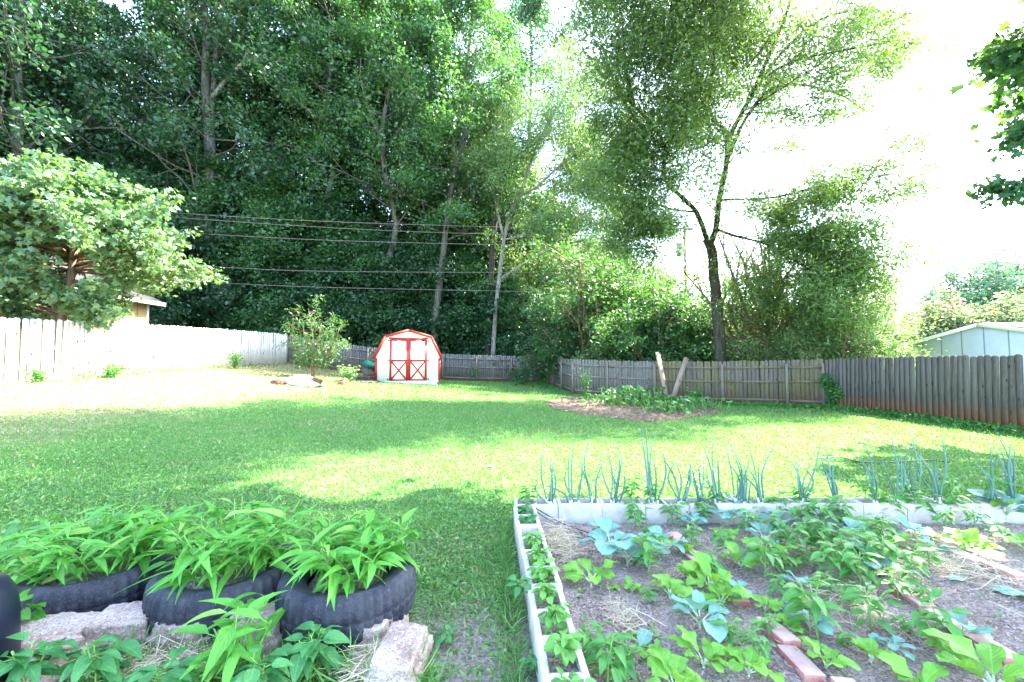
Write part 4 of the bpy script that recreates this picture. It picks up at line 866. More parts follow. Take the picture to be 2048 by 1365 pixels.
# banana plants, arborvitae
def blade(rng, L, Wd, shape='oval', bend=.6, fold=.15, wave=.0, nu=9, nv=5, twist=0):
    u = np.linspace(0, 1, nu); v = np.linspace(-1, 1, nv)
    if shape == 'oval': w_ = np.sin(math.pi * np.clip(u, 0, 1) ** .85) ** .62
    elif shape == 'obov': w_ = np.sin(math.pi * u ** 1.35) ** .6 * 1.0
    elif shape == 'lance': w_ = np.sin(math.pi * u ** .62) ** .95
    elif shape == 'arrow': w_ = np.clip(np.sin(math.pi * u ** .45) ** 1.0, 0, 1)
    elif shape == 'heart': w_ = np.sqrt(np.clip(1 - (2 * u ** .75 - .85) ** 2 / 1.35, 0, 1)) * (1 - u ** 4)
    w_ = w_.copy(); w_[0] = max(w_[0], .04); w_[-1] = .01
    th = bend * u; dx = np.cos(th); dz = -np.sin(th); X = np.concatenate([[0], np.cumsum((dx[1:] + dx[:-1]) / 2)]) / (nu - 1) * L; Z = np.concatenate([[0], np.cumsum((dz[1:] + dz[:-1]) / 2)]) / (nu - 1) * L
    jag = 1 + wave * .13 * rng.uniform(-1, 1, (nu, 1))
    Yv = v[None] * w_[:, None] * Wd / 2 * jag; Zv = Z[:, None] + fold * np.abs(Yv) + wave * L * .09 * np.sin(u[:, None] * rng.uniform(9, 14) + v[None] * 1.5 + rng.uniform(0, 6)) * (v[None] ** 2) * w_[:, None]
    Xv = X[:, None] + np.zeros_like(Yv) + (-.12 * L * np.abs(v[None]) * (1 - u[:, None]) ** 4 if shape in ('heart', 'arrow') else 0)
    V = np.stack([Xv, Yv, Zv], -1).reshape(-1, 3); i = np.arange(nu - 1)[:, None] * nv; j = np.arange(nv - 1)[None]
    Fq = np.stack([i + j, i + j + 1, i + nv + j + 1, i + nv + j], -1).reshape(-1, 4)
    UV = np.stack([np.repeat(u, nv), np.tile((v + 1) / 2, nu)], -1); return V, Fq, UV
def orient(V, p, az, el, roll=0): return V @ (rot(0, 0, az) @ rot(0, -el, 0) @ rot(roll, 0, 0)).T + np.asarray(p)
def banana(c, s, label, seed, mt='banana'):
    rg = np.random.default_rng(seed); t = thing('banana_plant', label, 'plant', tuple(c)); g = G(); sg = G(); sg.add(*tube([(0, 0, 0), (0, 0, .5 * s)], [.07 * s, .05 * s], 8))
    for i in range(8):
        az = i * .785 + rg.uniform(-.3, .3); el = rg.uniform(.5, 1.25); V, Fq, UV = blade(rg, s * rg.uniform(.8, 1.1), .24 * s, 'lance', rg.uniform(.6, 1.3), .3); g.add(orient(V, (0, 0, .45 * s), az, el, rg.uniform(-.3, .3)), Fq, UV)
    obj('pseudostem', sg, M['stem'], t, True); obj('foliage', g, M[mt], t, True)
banana(gpt(1030, 764), .95, 'small banana plant with broad yellow green leaves against the back fence', 1)
banana(gp(1785, 24.5, .3), 2.2, 'banana plant with upright leaves beyond the fence near the mint house', 2)
def arbor(c, h, label, seed):
    rg = np.random.default_rng(seed); n = 900; u = rg.uniform(0, 1, n) ** .8; r = .34 * h * np.sqrt(np.clip(1 - u, .02, 1)) * np.clip(u * 6, .4, 1) * rg.uniform(.6, 1, n); th = rg.uniform(0, 6.28, n)
    g = G(); g.add(*scatter(*DIA, np.stack([r * np.cos(th), r * np.sin(th), u * h], -1), rdir(n, rg, 1.2), rdir(n, rg), rg.uniform(.15, .3, n))); t = thing('arborvitae', label, 'shrub', tuple(c), 0, 'arborvitae row behind the garage')
    obj('foliage', g, M['forest'], t); obj('stem', G().add(*tube([(0, 0, -.4), (0, 0, h * .7)], [.05, .02], 6)), M['barkdark'], t)
for i, (px, lb) in enumerate([(1838, 'first dark arborvitae from the left beside the garage roof'), (1852, 'second dark arborvitae from the left beside the garage roof'), (1864, 'third dark arborvitae from the left beside the garage roof'), (1876, 'fourth dark arborvitae from the left, nearest the garage ridge'), (1700, 'dark arborvitae half hidden by the yellow green shrub'), (1740, 'dark arborvitae behind the far pale fence')]):
    c = np.array(gp(px, 30, 1.1 if i < 4 else .4)); arbor(c, 2.3, lb, 90 + i)
# a raised bank carries the plants beyond the right fence
V, Fq = lathe([(34, -1.5), (26, .2), (14, .9), (0, 1.2)], 40, (42, 44, 0)); tag(obj('hill', G().add(V, Fq), M['ground'], smooth=True), kind='structure')

# ------------------------------------------------------------------ garden bed: blocks
def block_mesh(L=.4, Wd=.2, H=.19, wall=.032):
    g = G(); xs_ = [-L / 2, -L / 2 + wall, -.016 * L / .4, .016 * L / .4, L / 2 - wall, L / 2]; ys_ = [-Wd / 2, -Wd / 2 + wall, Wd / 2 - wall, Wd / 2]
    V = [(x, y, z) for z in (0, H) for y in ys_ for x in xs_]; ix = lambda i, j, k: k * 24 + j * 6 + i; Fs = []
    hole = {(1, 1), (3, 1)}
    for i in range(5):
        for j in range(3):
            if (i, j) in hole:
                Fs += [(ix(i, j, 0), ix(i, j, 1), ix(i, j + 1, 1), ix(i, j + 1, 0)), (ix(i + 1, j, 0), ix(i + 1, j + 1, 0), ix(i + 1, j + 1, 1), ix(i + 1, j, 1)),
                       (ix(i, j, 0), ix(i + 1, j, 0), ix(i + 1, j, 1), ix(i, j, 1)), (ix(i, j + 1, 0), ix(i, j + 1, 1), ix(i + 1, j + 1, 1), ix(i + 1, j + 1, 0))]
            else: Fs += [(ix(i, j, 1), ix(i + 1, j, 1), ix(i + 1, j + 1, 1), ix(i, j + 1, 1)), (ix(i, j, 0), ix(i, j + 1, 0), ix(i + 1, j + 1, 0), ix(i + 1, j, 0))]
    for i in range(5): Fs += [(ix(i, 0, 0), ix(i + 1, 0, 0), ix(i + 1, 0, 1), ix(i, 0, 1)), (ix(i, 3, 0), ix(i, 3, 1), ix(i + 1, 3, 1), ix(i + 1, 3, 0))]
    for j in range(3): Fs += [(ix(0, j, 0), ix(0, j, 1), ix(0, j + 1, 1), ix(0, j + 1, 0)), (ix(5, j, 0), ix(5, j + 1, 0), ix(5, j + 1, 1), ix(5, j, 1))]
    return np.array(V), np.array(Fs)
ordn = ['first', 'second', 'third', 'fourth', 'fifth', 'sixth', 'seventh', 'eighth', 'ninth', 'tenth', 'eleventh', 'twelfth', 'thirteenth', 'fourteenth', 'fifteenth', 'sixteenth', 'seventeenth', 'eighteenth', 'nineteenth', 'twentieth', 'twenty-first', 'twenty-second', 'twenty-third', 'twenty-fourth', 'twenty-fifth', 'twenty-sixth', 'twenty-seventh', 'twenty-eighth', 'twenty-ninth', 'thirtieth', 'thirty-first', 'thirty-second', 'thirty-third', 'thirty-fourth']
proto = {}
def add_block(kind, L, x, y, rz, label, group, z=.0):
    if kind not in proto:
        V, Fs = block_mesh(L); t = thing('cinder_block', label, 'cinder block', (x, y, z), rz, group)
        bo = obj('block', G().add(V, Fs), M['concrete'], t); bv = bo.modifiers.new('bevel', 'BEVEL'); bv.width = .004; bv.segments = 2; bv.limit_method = 'ANGLE'
        for s in (-1, 1):
            X, Y = np.meshgrid(np.linspace(-1, 1, 9), np.linspace(-1, 1, 9)); rg = np.random.default_rng(5 + s); Z = .145 + rg.uniform(-.008, .01, X.shape) + .01 * np.cos(X * 2)
            id_ = np.arange(81).reshape(9, 9); q = np.stack([id_[:-1, :-1], id_[:-1, 1:], id_[1:, 1:], id_[1:, :-1]], -1).reshape(-1, 4)
            hx = (L / 2 - .032 + .016 * L / .4) / 2; obj('soil', G().add(np.stack([X * (L / 2 - .032 - .016 * L / .4) / 2 + s * hx, Y * .068, Z], -1).reshape(-1, 3), q), M['soil'], t, True)
        proto[kind] = t; return t
    c = copy_tree(proto[kind]); c.location = (x, y, z); c.rotation_euler = (0, 0, rz); c['label'] = label; c['group'] = group; return c
p0 = np.array([.014 + .1, 3.87]); p1 = np.array([.148 + .1, 1.5]); dv = norm(p1 - p0); rz = math.atan2(dv[1], dv[0]); cells = []
rb = random.Random(4)
for i in range(6):
    L = .455; c = p0 + dv * (L + .004) * (i + .5) + np.array([rb.uniform(-.004, .004), 0]); add_block('a', L, c[0], c[1], rz + rb.uniform(-.012, .012), f'grey hollow cinder block, {ordn[i]} from the far corner in the left row', 'cinder blocks edging the bed', rb.uniform(-.004, .004))
    for s in (-1, 1): cells.append(c + dv * s * .112)
bcells = []
for i in range(14):
    x = -.0 + .02 + .202 + i * .405; y = 3.99 + .004 * i + rb.uniform(-.006, .006); add_block('b', .4, x, y, rb.uniform(-.01, .01), f'grey hollow cinder block, {ordn[i]} from the left in the back row', 'cinder blocks edging the bed', rb.uniform(-.005, .005))
    for s in (-1, 1): bcells.append((x + s * .1, y))

# bricks
brk = None; bc = {}
def add_brick(px, py, rz, lb, tilt=0, lay=0):
    global brk
    c = gpt(px, py, .055)
    if brk is None:
        V, Fs = box((0, 0, 0), (.2, .092, .057)); brk = obj('brick', G().add(V, Fs), M['brick']); bv = brk.modifiers.new('bevel', 'BEVEL'); bv.width = .004; bv.segments = 2; o = brk
    else: o = brk.copy(); COL.objects.link(o)
    o.location = (c[0], c[1], .05); o.rotation_euler = (lay, tilt, rz); tag(o, lb, 'brick', 'red bricks laid in lines across the soil')
lines = {'first brick line from the left': [(1.38, 3.5), (1.39, 3.22), (1.42, 2.7), (1.42, 2.32), (1.43, 2.1), (1.47, 1.87)], 'second brick line': [(2.5, 3.45), (2.47, 3.1), (2.5, 2.66), (2.47, 2.42), (2.48, 2.2), (2.53, 1.98), (2.55, 1.76)], 'third brick line': [(3.45, 3.42), (3.43, 3.2), (3.46, 2.97), (3.48, 2.72), (3.5, 2.5)]}
for ln, pts in lines.items():
    for i, (x, y) in enumerate(pts):
        if brk is None: V, Fs = box((0, 0, 0), (.215, .1, .065)); brk = obj('brick', G().add(V, Fs), M['brick']); bv = brk.modifiers.new('bevel', 'BEVEL'); bv.width = .004; bv.segments = 2; o = brk
        else: o = brk.copy(); COL.objects.link(o)
        o.location = (x + rb.uniform(-.03, .03), y, rb.uniform(.022, .038)); o.rotation_euler = (rb.uniform(-.06, .06), rb.uniform(-.05, .05), math.pi / 2 + rb.uniform(-.12, .12)); tag(o, f'red brick, {ordn[i]} from the far end of the {ln}', 'brick', 'red bricks laid in lines across the soil')

# ------------------------------------------------------------------ vegetable plants
def rosette(name, label, cat, c, s, n, mt, seed, shape='obov', asp=.75, bend=(.5, 1.2), wave=.5, pet=.5, el=(.5, 1.3), group=None, stemh=.15, pm='palestem', az0=None, tall=0):
    rg = np.random.default_rng(seed); t = thing(name, label, cat, tuple(c), 0, group); g = G(); sg = G()
    sg.add(*tube([(0, 0, -.02), (0, 0, s * stemh), (0, 0, s * (stemh + tall))], [.011 * s / .25, .010 * s / .25, .006 * s / .25], 6))
    for i in range(n):
        az = (az0 if az0 is not None else 0) + i * 2.4 + rg.uniform(-.3, .3); e = rg.uniform(*el); L = s * rg.uniform(.6, 1.0); pl = L * pet * rg.uniform(.7, 1.2); h0 = s * (stemh * rg.uniform(.3, 1) + tall * (i / max(n - 1, 1)))
        p = np.array([0, 0, h0]); q1 = p + np.array([math.cos(az) * math.cos(e), math.sin(az) * math.cos(e), math.sin(e)]) * pl * .5; e2 = e - .15; q2 = q1 + np.array([math.cos(az) * math.cos(e2), math.sin(az) * math.cos(e2), math.sin(e2)]) * pl * .5
        sg.add(*tube([p, q1, q2], [.008 * s / .25, .006 * s / .25, .004 * s / .25], 5))
        V, Fq, UV = blade(rg, L, L * asp * rg.uniform(.85, 1.1), shape, rg.uniform(*bend), rg.uniform(.1, .4), wave, 10, 7); g.add(orient(V, q2, az, e2 - .15, rg.uniform(-.35, .35)), Fq, UV)
    obj('stem', sg, M[pm], t, True); obj('foliage', g, M[mt], t, True); return t
def pepper(name, label, cat, c, h, mt, seed, L=.09, asp=.42, nodes=7, group=None, shape='lance', branch=2, pm='stem', el=(-.1, .5)):
    rg = np.random.default_rng(seed); t = thing(name, label, cat, tuple(c), 0, group); g = G(); sg = G()
    stems = [(np.array([(0, 0, -.02), (rg.normal() * .01, rg.normal() * .01, h * .5), (rg.normal() * .02, rg.normal() * .02, h * .95)]), nodes)]
    for b in range(branch): a = rg.uniform(0, 6.28); hb = h * rg.uniform(.25, .5); stems.append((np.array([(0, 0, hb), (math.cos(a) * h * .14, math.sin(a) * h * .14, hb + h * .2), (math.cos(a) * h * .24, math.sin(a) * h * .24, hb + h * .45)]), max(3, nodes // 2)))
    for P, nn in stems:
        P = smooth_path(P, 4); sg.add(*tube(P, np.linspace(.006, .0025, len(P)) * h / .3, 5))
        for i in range(nn):
            for k in range(2):
                f = .25 + .75 * (i + .5 * k) / nn; f = min(f, .99); a = f * (len(P) - 1); j = int(a); q = P[j] + (P[min(j + 1, len(P) - 1)] - P[j]) * (a - j); az = i * 1.57 + k * 3.14 + rg.uniform(-.5, .5); e = rg.uniform(*el) + .7 * max(0, f - .75) * 2
                l = L * rg.uniform(.65, 1.15); d = np.array([math.cos(az) * math.cos(e), math.sin(az) * math.cos(e), math.sin(e)]); q2 = q + d * l * .3; sg.add(*tube([q, q2], [.002, .0015], 4))
                V, Fq, UV = blade(rg, l, l * asp, shape, rg.uniform(.3, 1.1), rg.uniform(.1, .5), .12, 7, 5); g.add(orient(V, q2, az, e - .2, rg.uniform(-.4, .4)), Fq, UV)
    obj('stem', sg, M[pm], t, True); obj('foliage', g, M[mt], t, True); return t
def strip_of(x): return 'left of the first brick line' if x < 1.42 else 'between first and second brick lines' if x < 2.5 else 'between second and third brick lines' if x < 3.46 else 'right of the third brick line'
veg = []
for px, py, h in [(1222, 1120, .27), (1255, 1133, .2), (1327, 1112, .22), (1455, 1052, .24), (1528, 1095, .2), (1700, 1085, .22), (1722, 1098, .18), (1827, 1085, .17), (2012, 1045, .3), (1400, 1262, .2), (1925, 1283, .14), (1785, 1305, .1), (1620, 1262, .15), (1600, 1180, .12), (1470, 1030, .22), (1740, 1150, .18)]: veg.append(('collard', px, py, h))
for px, py, h in [(1182, 1172, .22), (1340, 1195, .2), (1420, 1182, .24), (1443, 1212, .19), (1407, 1335, .17), (1497, 1352, .18), (1652, 1340, .16), (1742, 1325, .15), (1990, 1390, .30), (1482, 1140, .2), (1932, 1105, .2), (1955, 1110, .17), (1352, 1392, .2), (1582, 1265, .09), (1264, 1185, .09), (1727, 1065, .2), (1975, 1040, .3), (1845, 1390, .18), (1790, 1100, .17), (2060, 1110, .22), (1548, 1130, .2), (1378, 1165, .17)]: veg.append(('mustard', px, py, h))
for px, py, h in [(1295, 1150, .28), (1382, 1095, .2), (1405, 1050, .22), (1530, 1160, .3), (1586, 1115, .26), (1636, 1280, .33), (1742, 1268, .25), (1872, 1295, .25), (1672, 1165, .26), (1692, 1150, .26), (1720, 1182, .26), (1762, 1155, .3), (1795, 1200, .25), (1822, 1165, .24), (1452, 1115, .22), (1512, 1325, .17), (1602, 1060, .28), (1642, 1065, .3), (1562, 1045, .26), (1682, 1052, .3), (1213, 1385, .24), (1245, 1360, .2), (1190, 1330, .2), (1850, 1045, .3), (1790, 1045, .28), (1912, 1045, .3), (1622, 1105, .26), (1500, 1075, .25), (1440, 1250, .14), (1560, 1090, .25), (1655, 1110, .28), (1760, 1100, .28), (1700, 1130, .28), (1735, 1120, .26), (1860, 1140, .2), (1270, 1060, .26), (1345, 1050, .22), (1430, 1160, .2)]: veg.append(('pepper', px, py, h))
for px, py, h in [(1260, 1045, .2), (1300, 1085, .14), (1380, 1040, .2), (1500, 1040, .22), (1575, 1150, .16), (1615, 1140, .17), (1650, 1190, .15), (1560, 1195, .14), (1700, 1215, .15), (1370, 1230, .12), (1455, 1290, .14), (1300, 1210, .1), (1850, 1210, .12), (1890, 1060, .2), (1760, 1070, .2), (1950, 1060, .2), (2000, 1085, .17), (1540, 1270, .12), (1690, 1300, .1), (1810, 1270, .1)]: veg.append(('pepper', px, py, h))
for px, py, h in [(1280, 1130, .13), (1450, 1085, .16), (1510, 1110, .15), (1630, 1085, .15), (1700, 1060, .15), (1365, 1110, .13), (1530, 1225, .12), (1600, 1215, .12), (1855, 1085, .14), (1310, 1320, .1), (1900, 1320, .12)]: veg.append(('mustard', px, py, h))
for px, py, h in [(1390, 1060, .16), (1560, 1060, .18), (1650, 1045, .17), (1480, 1200, .12), (1210, 1080, .17), (1870, 1110, .12)]: veg.append(('collard', px, py, h))
items = []
for k, px, py, h in veg:
    c = gpt(px, py, .03); items.append([k, c, h])
names = {'collard': ('collard_plant', 'blue green collard plant with broad waxy leaves'), 'mustard': ('mustard_plant', 'yellow green mustard plant with wide ruffled leaves'), 'pepper': ('pepper_plant', 'green pepper plant with narrow pointed leaves')}
from collections import defaultdict
byk = defaultdict(list)
for it in items: byk[(it[0], strip_of(it[1][0]))].append(it)
sd_ = 200
for (k, stp), L_ in byk.items():
    L_.sort(key=lambda i: -i[1][1])
    for i, (kk, c, h) in enumerate(L_):
        sd_ += 1; nm, desc = names[k]; what = {'collard': 'blue green collard', 'mustard': 'yellow green mustard', 'pepper': 'pointed leaf pepper'}[k]
        lb = f'{what}, {ordn[i]} from the back {stp}'; grp = {'collard': 'collards in the bed', 'mustard': 'mustard greens in the bed', 'pepper': 'pepper plants in the bed'}[k]
        if k == 'collard': rosette(nm, lb, 'collard', c, h * .78, 8, 'collard', sd_, 'obov', .82, (.3, 1.3), .6, .55, (.45, 1.25), grp, .25, 'palestem', None, .25)
        elif k == 'mustard': rosette(nm, lb, 'mustard plant', c, h * .85, 7, 'mustard', sd_, 'obov', .66, (.4, 1.4), 1.3, .35, (.7, 1.35), grp, .1)
        else: pepper(nm, lb, 'pepper plant', c, h, 'pepper', sd_, .36 * h + .01, .42, 7, grp)
# seedlings
rg = np.random.default_rng(33); g = G()
for i in range(60):
    x, y = rg.uniform(.4, 4.4), rg.uniform(1.7, 3.6); z = g1(x, y) + .04
    for k in range(4): V, Fq, UV = blade(rg, rg.uniform(.015, .035), .02, 'oval', .4, .2, 0, 5, 3); g.add(orient(V, (x, y, z + .01), k * 1.57, .4), Fq, UV)
tag(obj('seedlings', g, M['weed'], smooth=True), 'tiny weed seedlings scattered over the soil', 'seedlings', kind='stuff')
# herbs in the left row cells
for i, (j, h, kind) in enumerate([(0, .12, 'weed'), (1, .11, 'weed'), (3, .14, 'basil'), (4, .16, 'basil'), (5, .13, 'basil'), (6, .15, 'basil'), (7, .17, 'basil'), (8, .16, 'basil'), (9, .14, 'pepper')]):
    c = cells[j]; pepper('basil_plant', f'pale green herb growing in the {ordn[j]} cell of the left block row from the corner', 'herb', (c[0], c[1], .14), h, kind, 400 + i, .06, .62, 6, 'herbs in the left block row', 'oval', 4)
pepper('weed_sprig', 'blue green sprig hanging over the outside of the left block row', 'weed', (.06, 2.55, .12), .1, 'weed', 420, .09, .5, 3, None, 'lance', 2)
# plants in the back row cells
for i, (j, h) in enumerate([(0, .2), (5, .28), (6, .2), (9, .22), (13, .2), (16, .3), (18, .26), (20, .32), (22, .3), (23, .34), (25, .3)]):
    c = bcells[j]; pepper('pepper_plant', f'pepper seedling in the back block row, {ordn[i]} one from the left corner', 'pepper plant', (c[0], c[1], .14), h, 'pepper', 430 + i, .085, .45, 7, 'peppers in the back block row')
# onions
onions = [(1095, 985, [(1087, 890), (1107, 920), (1078, 960)]), (1141, 985, [(1138, 905), (1148, 880), (1090, 970)]), (1183, 980, [(1186, 855)]), (1222, 980, [(1212, 900), (1236, 885), (1245, 905), (1200, 910)]), (1298, 972, [(1279, 855), (1291, 850), (1308, 862)]),
          (1353, 982, [(1350, 918), (1357, 915), (1382, 922)]), (1394, 980, [(1406, 915), (1385, 940)]), (1428, 980, [(1404, 885), (1427, 865), (1435, 910)]), (1466, 976, [(1446, 875), (1462, 890)]), (1478, 985, [(1500, 915), (1478, 940)]), (1513, 980, [(1490, 872), (1550, 888)]),
          (1592, 982, [(1642, 880), (1597, 918)]), (1660, 975, [(1652, 885), (1668, 910)]), (1738, 978, [(1726, 878), (1715, 905)]), (1783, 968, [(1781, 868)]), (1810, 970, [(1817, 850), (1825, 880)]), (1862, 966, [(1882, 862), (1845, 915), (1868, 900)]), (1965, 965, [(1982, 882), (1955, 930)]), (2005, 960, [(1990, 860), (2022, 880), (2030, 882)])]
for i, (bx, by, tips_) in enumerate(onions):
    rg = np.random.default_rng(500 + i); Yb = 3.98 + .0; b0 = at(bx, by, Yb); b0[2] = .15; lx = (bx - CX) / F * Yb; t = thing('onion_clump', f'blue green onion with upright tubular leaves, {ordn[i]} from the left in the back row', 'onion', (lx, Yb, .145), 0, 'onions standing in the back block row'); g = G(); sg = G()
    tips_ = list(tips_) + [(bx + rg.uniform(-34, 34), by - rg.uniform(35, 75)) for _ in range(3)]
    for k, (tx, ty) in enumerate(tips_):
        tip = at(tx, ty, Yb + rg.uniform(-.1, .1)) - np.array([lx, Yb, .145]); o0 = np.array([.012 * (k - 1), .01 * rg.normal(), -.02]); n0 = o0 + (tip - o0) * .16; mid = o0 + (tip - o0) * .55 + np.array([-.12 * tip[0] + rg.normal() * .035, rg.normal() * .03, .02])
        P = smooth_path([n0, mid, tip], 6); hh = np.linspace(0, 1, len(P)); rr = rg.uniform(.008, .0135) * (1 - hh ** 2.2 * .92) * (1 - .35 * (1 - hh)); g.add(*tube(P, rr, 7)); sg.add(*tube([o0, o0 * .5 + n0 * .5, n0], [.011, .009, .0085], 7))
    obj('white_base', sg, M['onionwhite'], t, True); obj('foliage', g, M['onion'], t, True)
# white onion flower head
c = at(1733, 873, 3.95); V, Fq = lathe([(0, -.02), (.018, -.014), (.026, 0), (.018, .014), (0, .02)], 10, (0, 0, 0))
o = obj('onion_bud', G().add(V, Fq), M['onionwhite'], [q for q in bpy.data.objects if q.name.startswith('onion_clump')][13], True); o.location = c - np.array([(1738 - CX) / F * 3.98, 3.98, .145])
# wilted leaves & beans on soil
for i, (px, py, L, az, kind, lb) in enumerate([(1215, 1182, .09, .2, 'mustard', 'yellowing fallen leaf on the soil near the left block row'), (1620, 1245, .2, 2.6, 'collard', 'pale wilted collard leaf flat on the soil'), (1975, 1180, .3, -.7, 'collard', 'long wilted blue green leaf beside the straw'), (1900, 1165, .16, .3, 'collard', 'withered pale leaf at the edge of the straw'), (1280, 1300, .16, 1.0, 'collard', 'withered blue green leaf near the bottom of the bed'), (1540, 1330, .1, 2.2, 'mustard', 'fallen yellow edged leaf by the first brick line')]):
    rg = np.random.default_rng(600 + i); c = gpt(px, py, .04); V, Fq, UV = blade(rg, L, L * .5, 'obov', .1, .15, .7, 10, 7); o = obj('fallen_leaf', G().add(orient(V, (0, 0, .015), az, .05), Fq, UV), M[kind], smooth=True); o.location = c; tag(o, lb, 'leaf')
g = G(); rg = np.random.default_rng(610)
for i in range(16):
    c = gpt(rg.uniform(1240, 1350), rg.uniform(1250, 1345), .045); a = rg.uniform(0, 6.28); L = rg.uniform(.08, .16); d = np.array([math.cos(a), math.sin(a), 0]); s = np.array([-d[1], d[0], 0]) * rg.uniform(-.03, .03)
    g.add(*tube(smooth_path([c - d * L / 2, c + s + (0, 0, .01), c + d * L / 2], 4), .0035, 5))
tag(obj('cut_stems', g, M['stem'], smooth=True), 'heap of thin yellow green cut stems on the soil', 'stems', kind='stuff')

# ------------------------------------------------------------------ tyres with water spinach
def tyre_mesh(Ro=.365, Ri=.225, H=.25, n=132):
    prof = [(Ri, H * .72), (Ri - .01, H * .80), (Ri, H * .87), (Ri + .03, H * .93), (Ri + .09, H * 1.0), (Ro - .045, H * .985), (Ro - .022, H * .95), (Ro - .008, H * .9), (Ro - .004, H * .80), (Ro, H * .74), (Ro - .006, H * .70), (Ro + .002, H * .66), (Ro + .003, H * .52), (Ro - .008, H * .50), (Ro + .003, H * .48), (Ro + .002, H * .34), (Ro - .008, H * .32), (Ro, H * .30), (Ro - .006, H * .12), (Ro - .03, H * .03), (Ri + .08, 0)]
    V = []; 
    for i, (r, z) in enumerate(prof):
        for k in range(n):
            a = 2 * math.pi * k / n; rr = r
            if 6 <= i <= 18 and i not in (10, 13, 16) and k % 3 == 0: rr -= .016
            V.append((rr * math.cos(a), rr * math.sin(a), z))
    V = np.array(V); i = np.arange(len(prof) - 1)[:, None] * n; j = np.arange(n)[None]; j2 = (j + 1) % n
    return V, np.stack([i + j, i + n + j, i + n + j2, i + j2], -1).reshape(-1, 4)
def spinach(c, n, R0, seed, label, name='water_spinach', h=(.12, .34), L=.15, asp=.24, mt='water', cat='plant', group='water spinach growing in the tyres', lean=.5):
    rg = np.random.default_rng(seed); t = thing(name, label, cat, tuple(c), 0, group); g = G(); sg = G()
    for i in range(n):
        a = rg.uniform(0, 6.28); r = R0 * math.sqrt(rg.random()); b = np.array([r * math.cos(a), r * math.sin(a), -.01]); hh = rg.uniform(*h); ln = lean * rg.uniform(.2, 1.1) * hh; a2 = a + rg.uniform(-.9, .9)
        e = b + np.array([math.cos(a2) * ln, math.sin(a2) * ln, hh]); m = (b + e) / 2 + np.array([0, 0, hh * .12]) + rg.normal(size=3) * .012; P = smooth_path([b, m, e], 4); sg.add(*tube(P, np.linspace(.0045, .0025, len(P)), 5))
        for k in range(5):
            f = .35 + .64 * k / 4; q = P[int(f * (len(P) - 1))]; az = rg.uniform(0, 6.28); el = rg.uniform(-.1, .75); l = L * rg.uniform(.6, 1.25); d = np.array([math.cos(az) * math.cos(el), math.sin(az) * math.cos(el), math.sin(el)])
            q2 = q + d * l * .35; sg.add(*tube([q, q2], [.0022, .0016], 4)); V, Fq, UV = blade(rg, l, l * asp * rg.uniform(.8, 1.2), 'arrow', rg.uniform(.2, 1.3), rg.uniform(.1, .6), .05, 8, 5); g.add(orient(V, q2, az, el - .1, rg.uniform(-.5, .5)), Fq, UV)
    obj('stems', sg, M['stem'], t, True); obj('foliage', g, M[mt], t, True)
ty = None; TZ = .10
for i, (x, y, rz_, lb, lb2) in enumerate([(-.92, 2.42, 0, 'scuffed black tyre planter nearest the garden bed', 'rightmost clump of water spinach, in the tyre nearest the bed'), (-1.64, 2.46, 1.1, 'black tyre planter in the middle of the row of three', 'middle clump of water spinach, in the central tyre'), (-2.42, 2.5, 2.0, 'black tyre planter at the left end of the row', 'leftmost clump of water spinach, spreading over the left tyre')]):
    if ty is None:
        V, Fq = tyre_mesh(); t = thing('tyre_planter', lb, 'tyre', (x, y, TZ), rz_, 'old tyres used as planters'); obj('tyre', G().add(V, Fq), M['rubber'], t)
        V, Fq = lathe([(.235, .15), (.2, .185), (.14, .2), (.07, .205), (0, .21)], 24, (0, 0, 0)); obj('soil', G().add(V, Fq), M['soil'], t, True); ty = t
    else: t = copy_tree(ty); t.location = (x, y, TZ); t.rotation_euler = (0, 0, rz_); t['label'] = lb
    spinach((x, y, TZ + .2), (56, 64, 70)[i], (.19, .2, .21)[i], 700 + i, lb2, h=((.08, .30), (.1, .34), (.1, .3))[i], L=(.155, .17, .16)[i], asp=(.27, .23, .25)[i], lean=(.75, .95, 1.2)[i])
spinach((-3.3, 2.95, .1), 30, .35, 710, 'low blue green weeds beyond the left tyre at the picture edge', 'weed_patch', (.1, .26), .11, .5, 'weed', 'plant', None)
# black tub at the left edge
V, Fq = lathe([(0, .62), (.1, .615), (.16, .59), (.185, .54), (.2, .46), (.22, .0), (0, 0)], 32, (0, 0, 0)); o = obj('black_tub', G().add(V, Fq), M['blackplastic'], smooth=True); o.location = (-2.30, 1.74, -.02); tag(o, 'rounded black plastic tub cut by the left edge', 'tub')
# stones
for i, (px, py, sx, sy, rz_, lb) in enumerate([(20, 1300, .13, .1, .2, 'flat edging stone at the left end of the row, under leaves'), (118, 1290, .14, .11, .1, 'pale edging stone below the left tyre'), (240, 1268, .15, .11, .3, 'broad rough edging stone below the gap of the left tyres'), (372, 1270, .15, .12, -.2, 'long edging stone below the middle tyre'), (505, 1275, .15, .12, .15, 'reddish edging stone behind the tall spinach leaves'), (640, 1262, .14, .13, 0, 'pale blunt edging stone below the nearest tyre'), (748, 1262, .12, .15, -.25, 'tall grey edging stone at the right end of the row'), (795, 1335, .12, .16, -.1, 'pale edging stone partly under straw at the bottom right of the row'), (60, 1345, .14, .1, 0, 'darker stone at the bottom left under weeds')]):
    c = gpt(px, py, .06); o = lump((c[0], c[1] + .03, c[2] + .005), (sx * .95, sy, .09), M['stone'], 'edging_stone', lb, 'stone', 800 + i, .10, 5, 'edging stones in front of the tyres', None, .85); o.rotation_euler = (.1, .05, rz_)
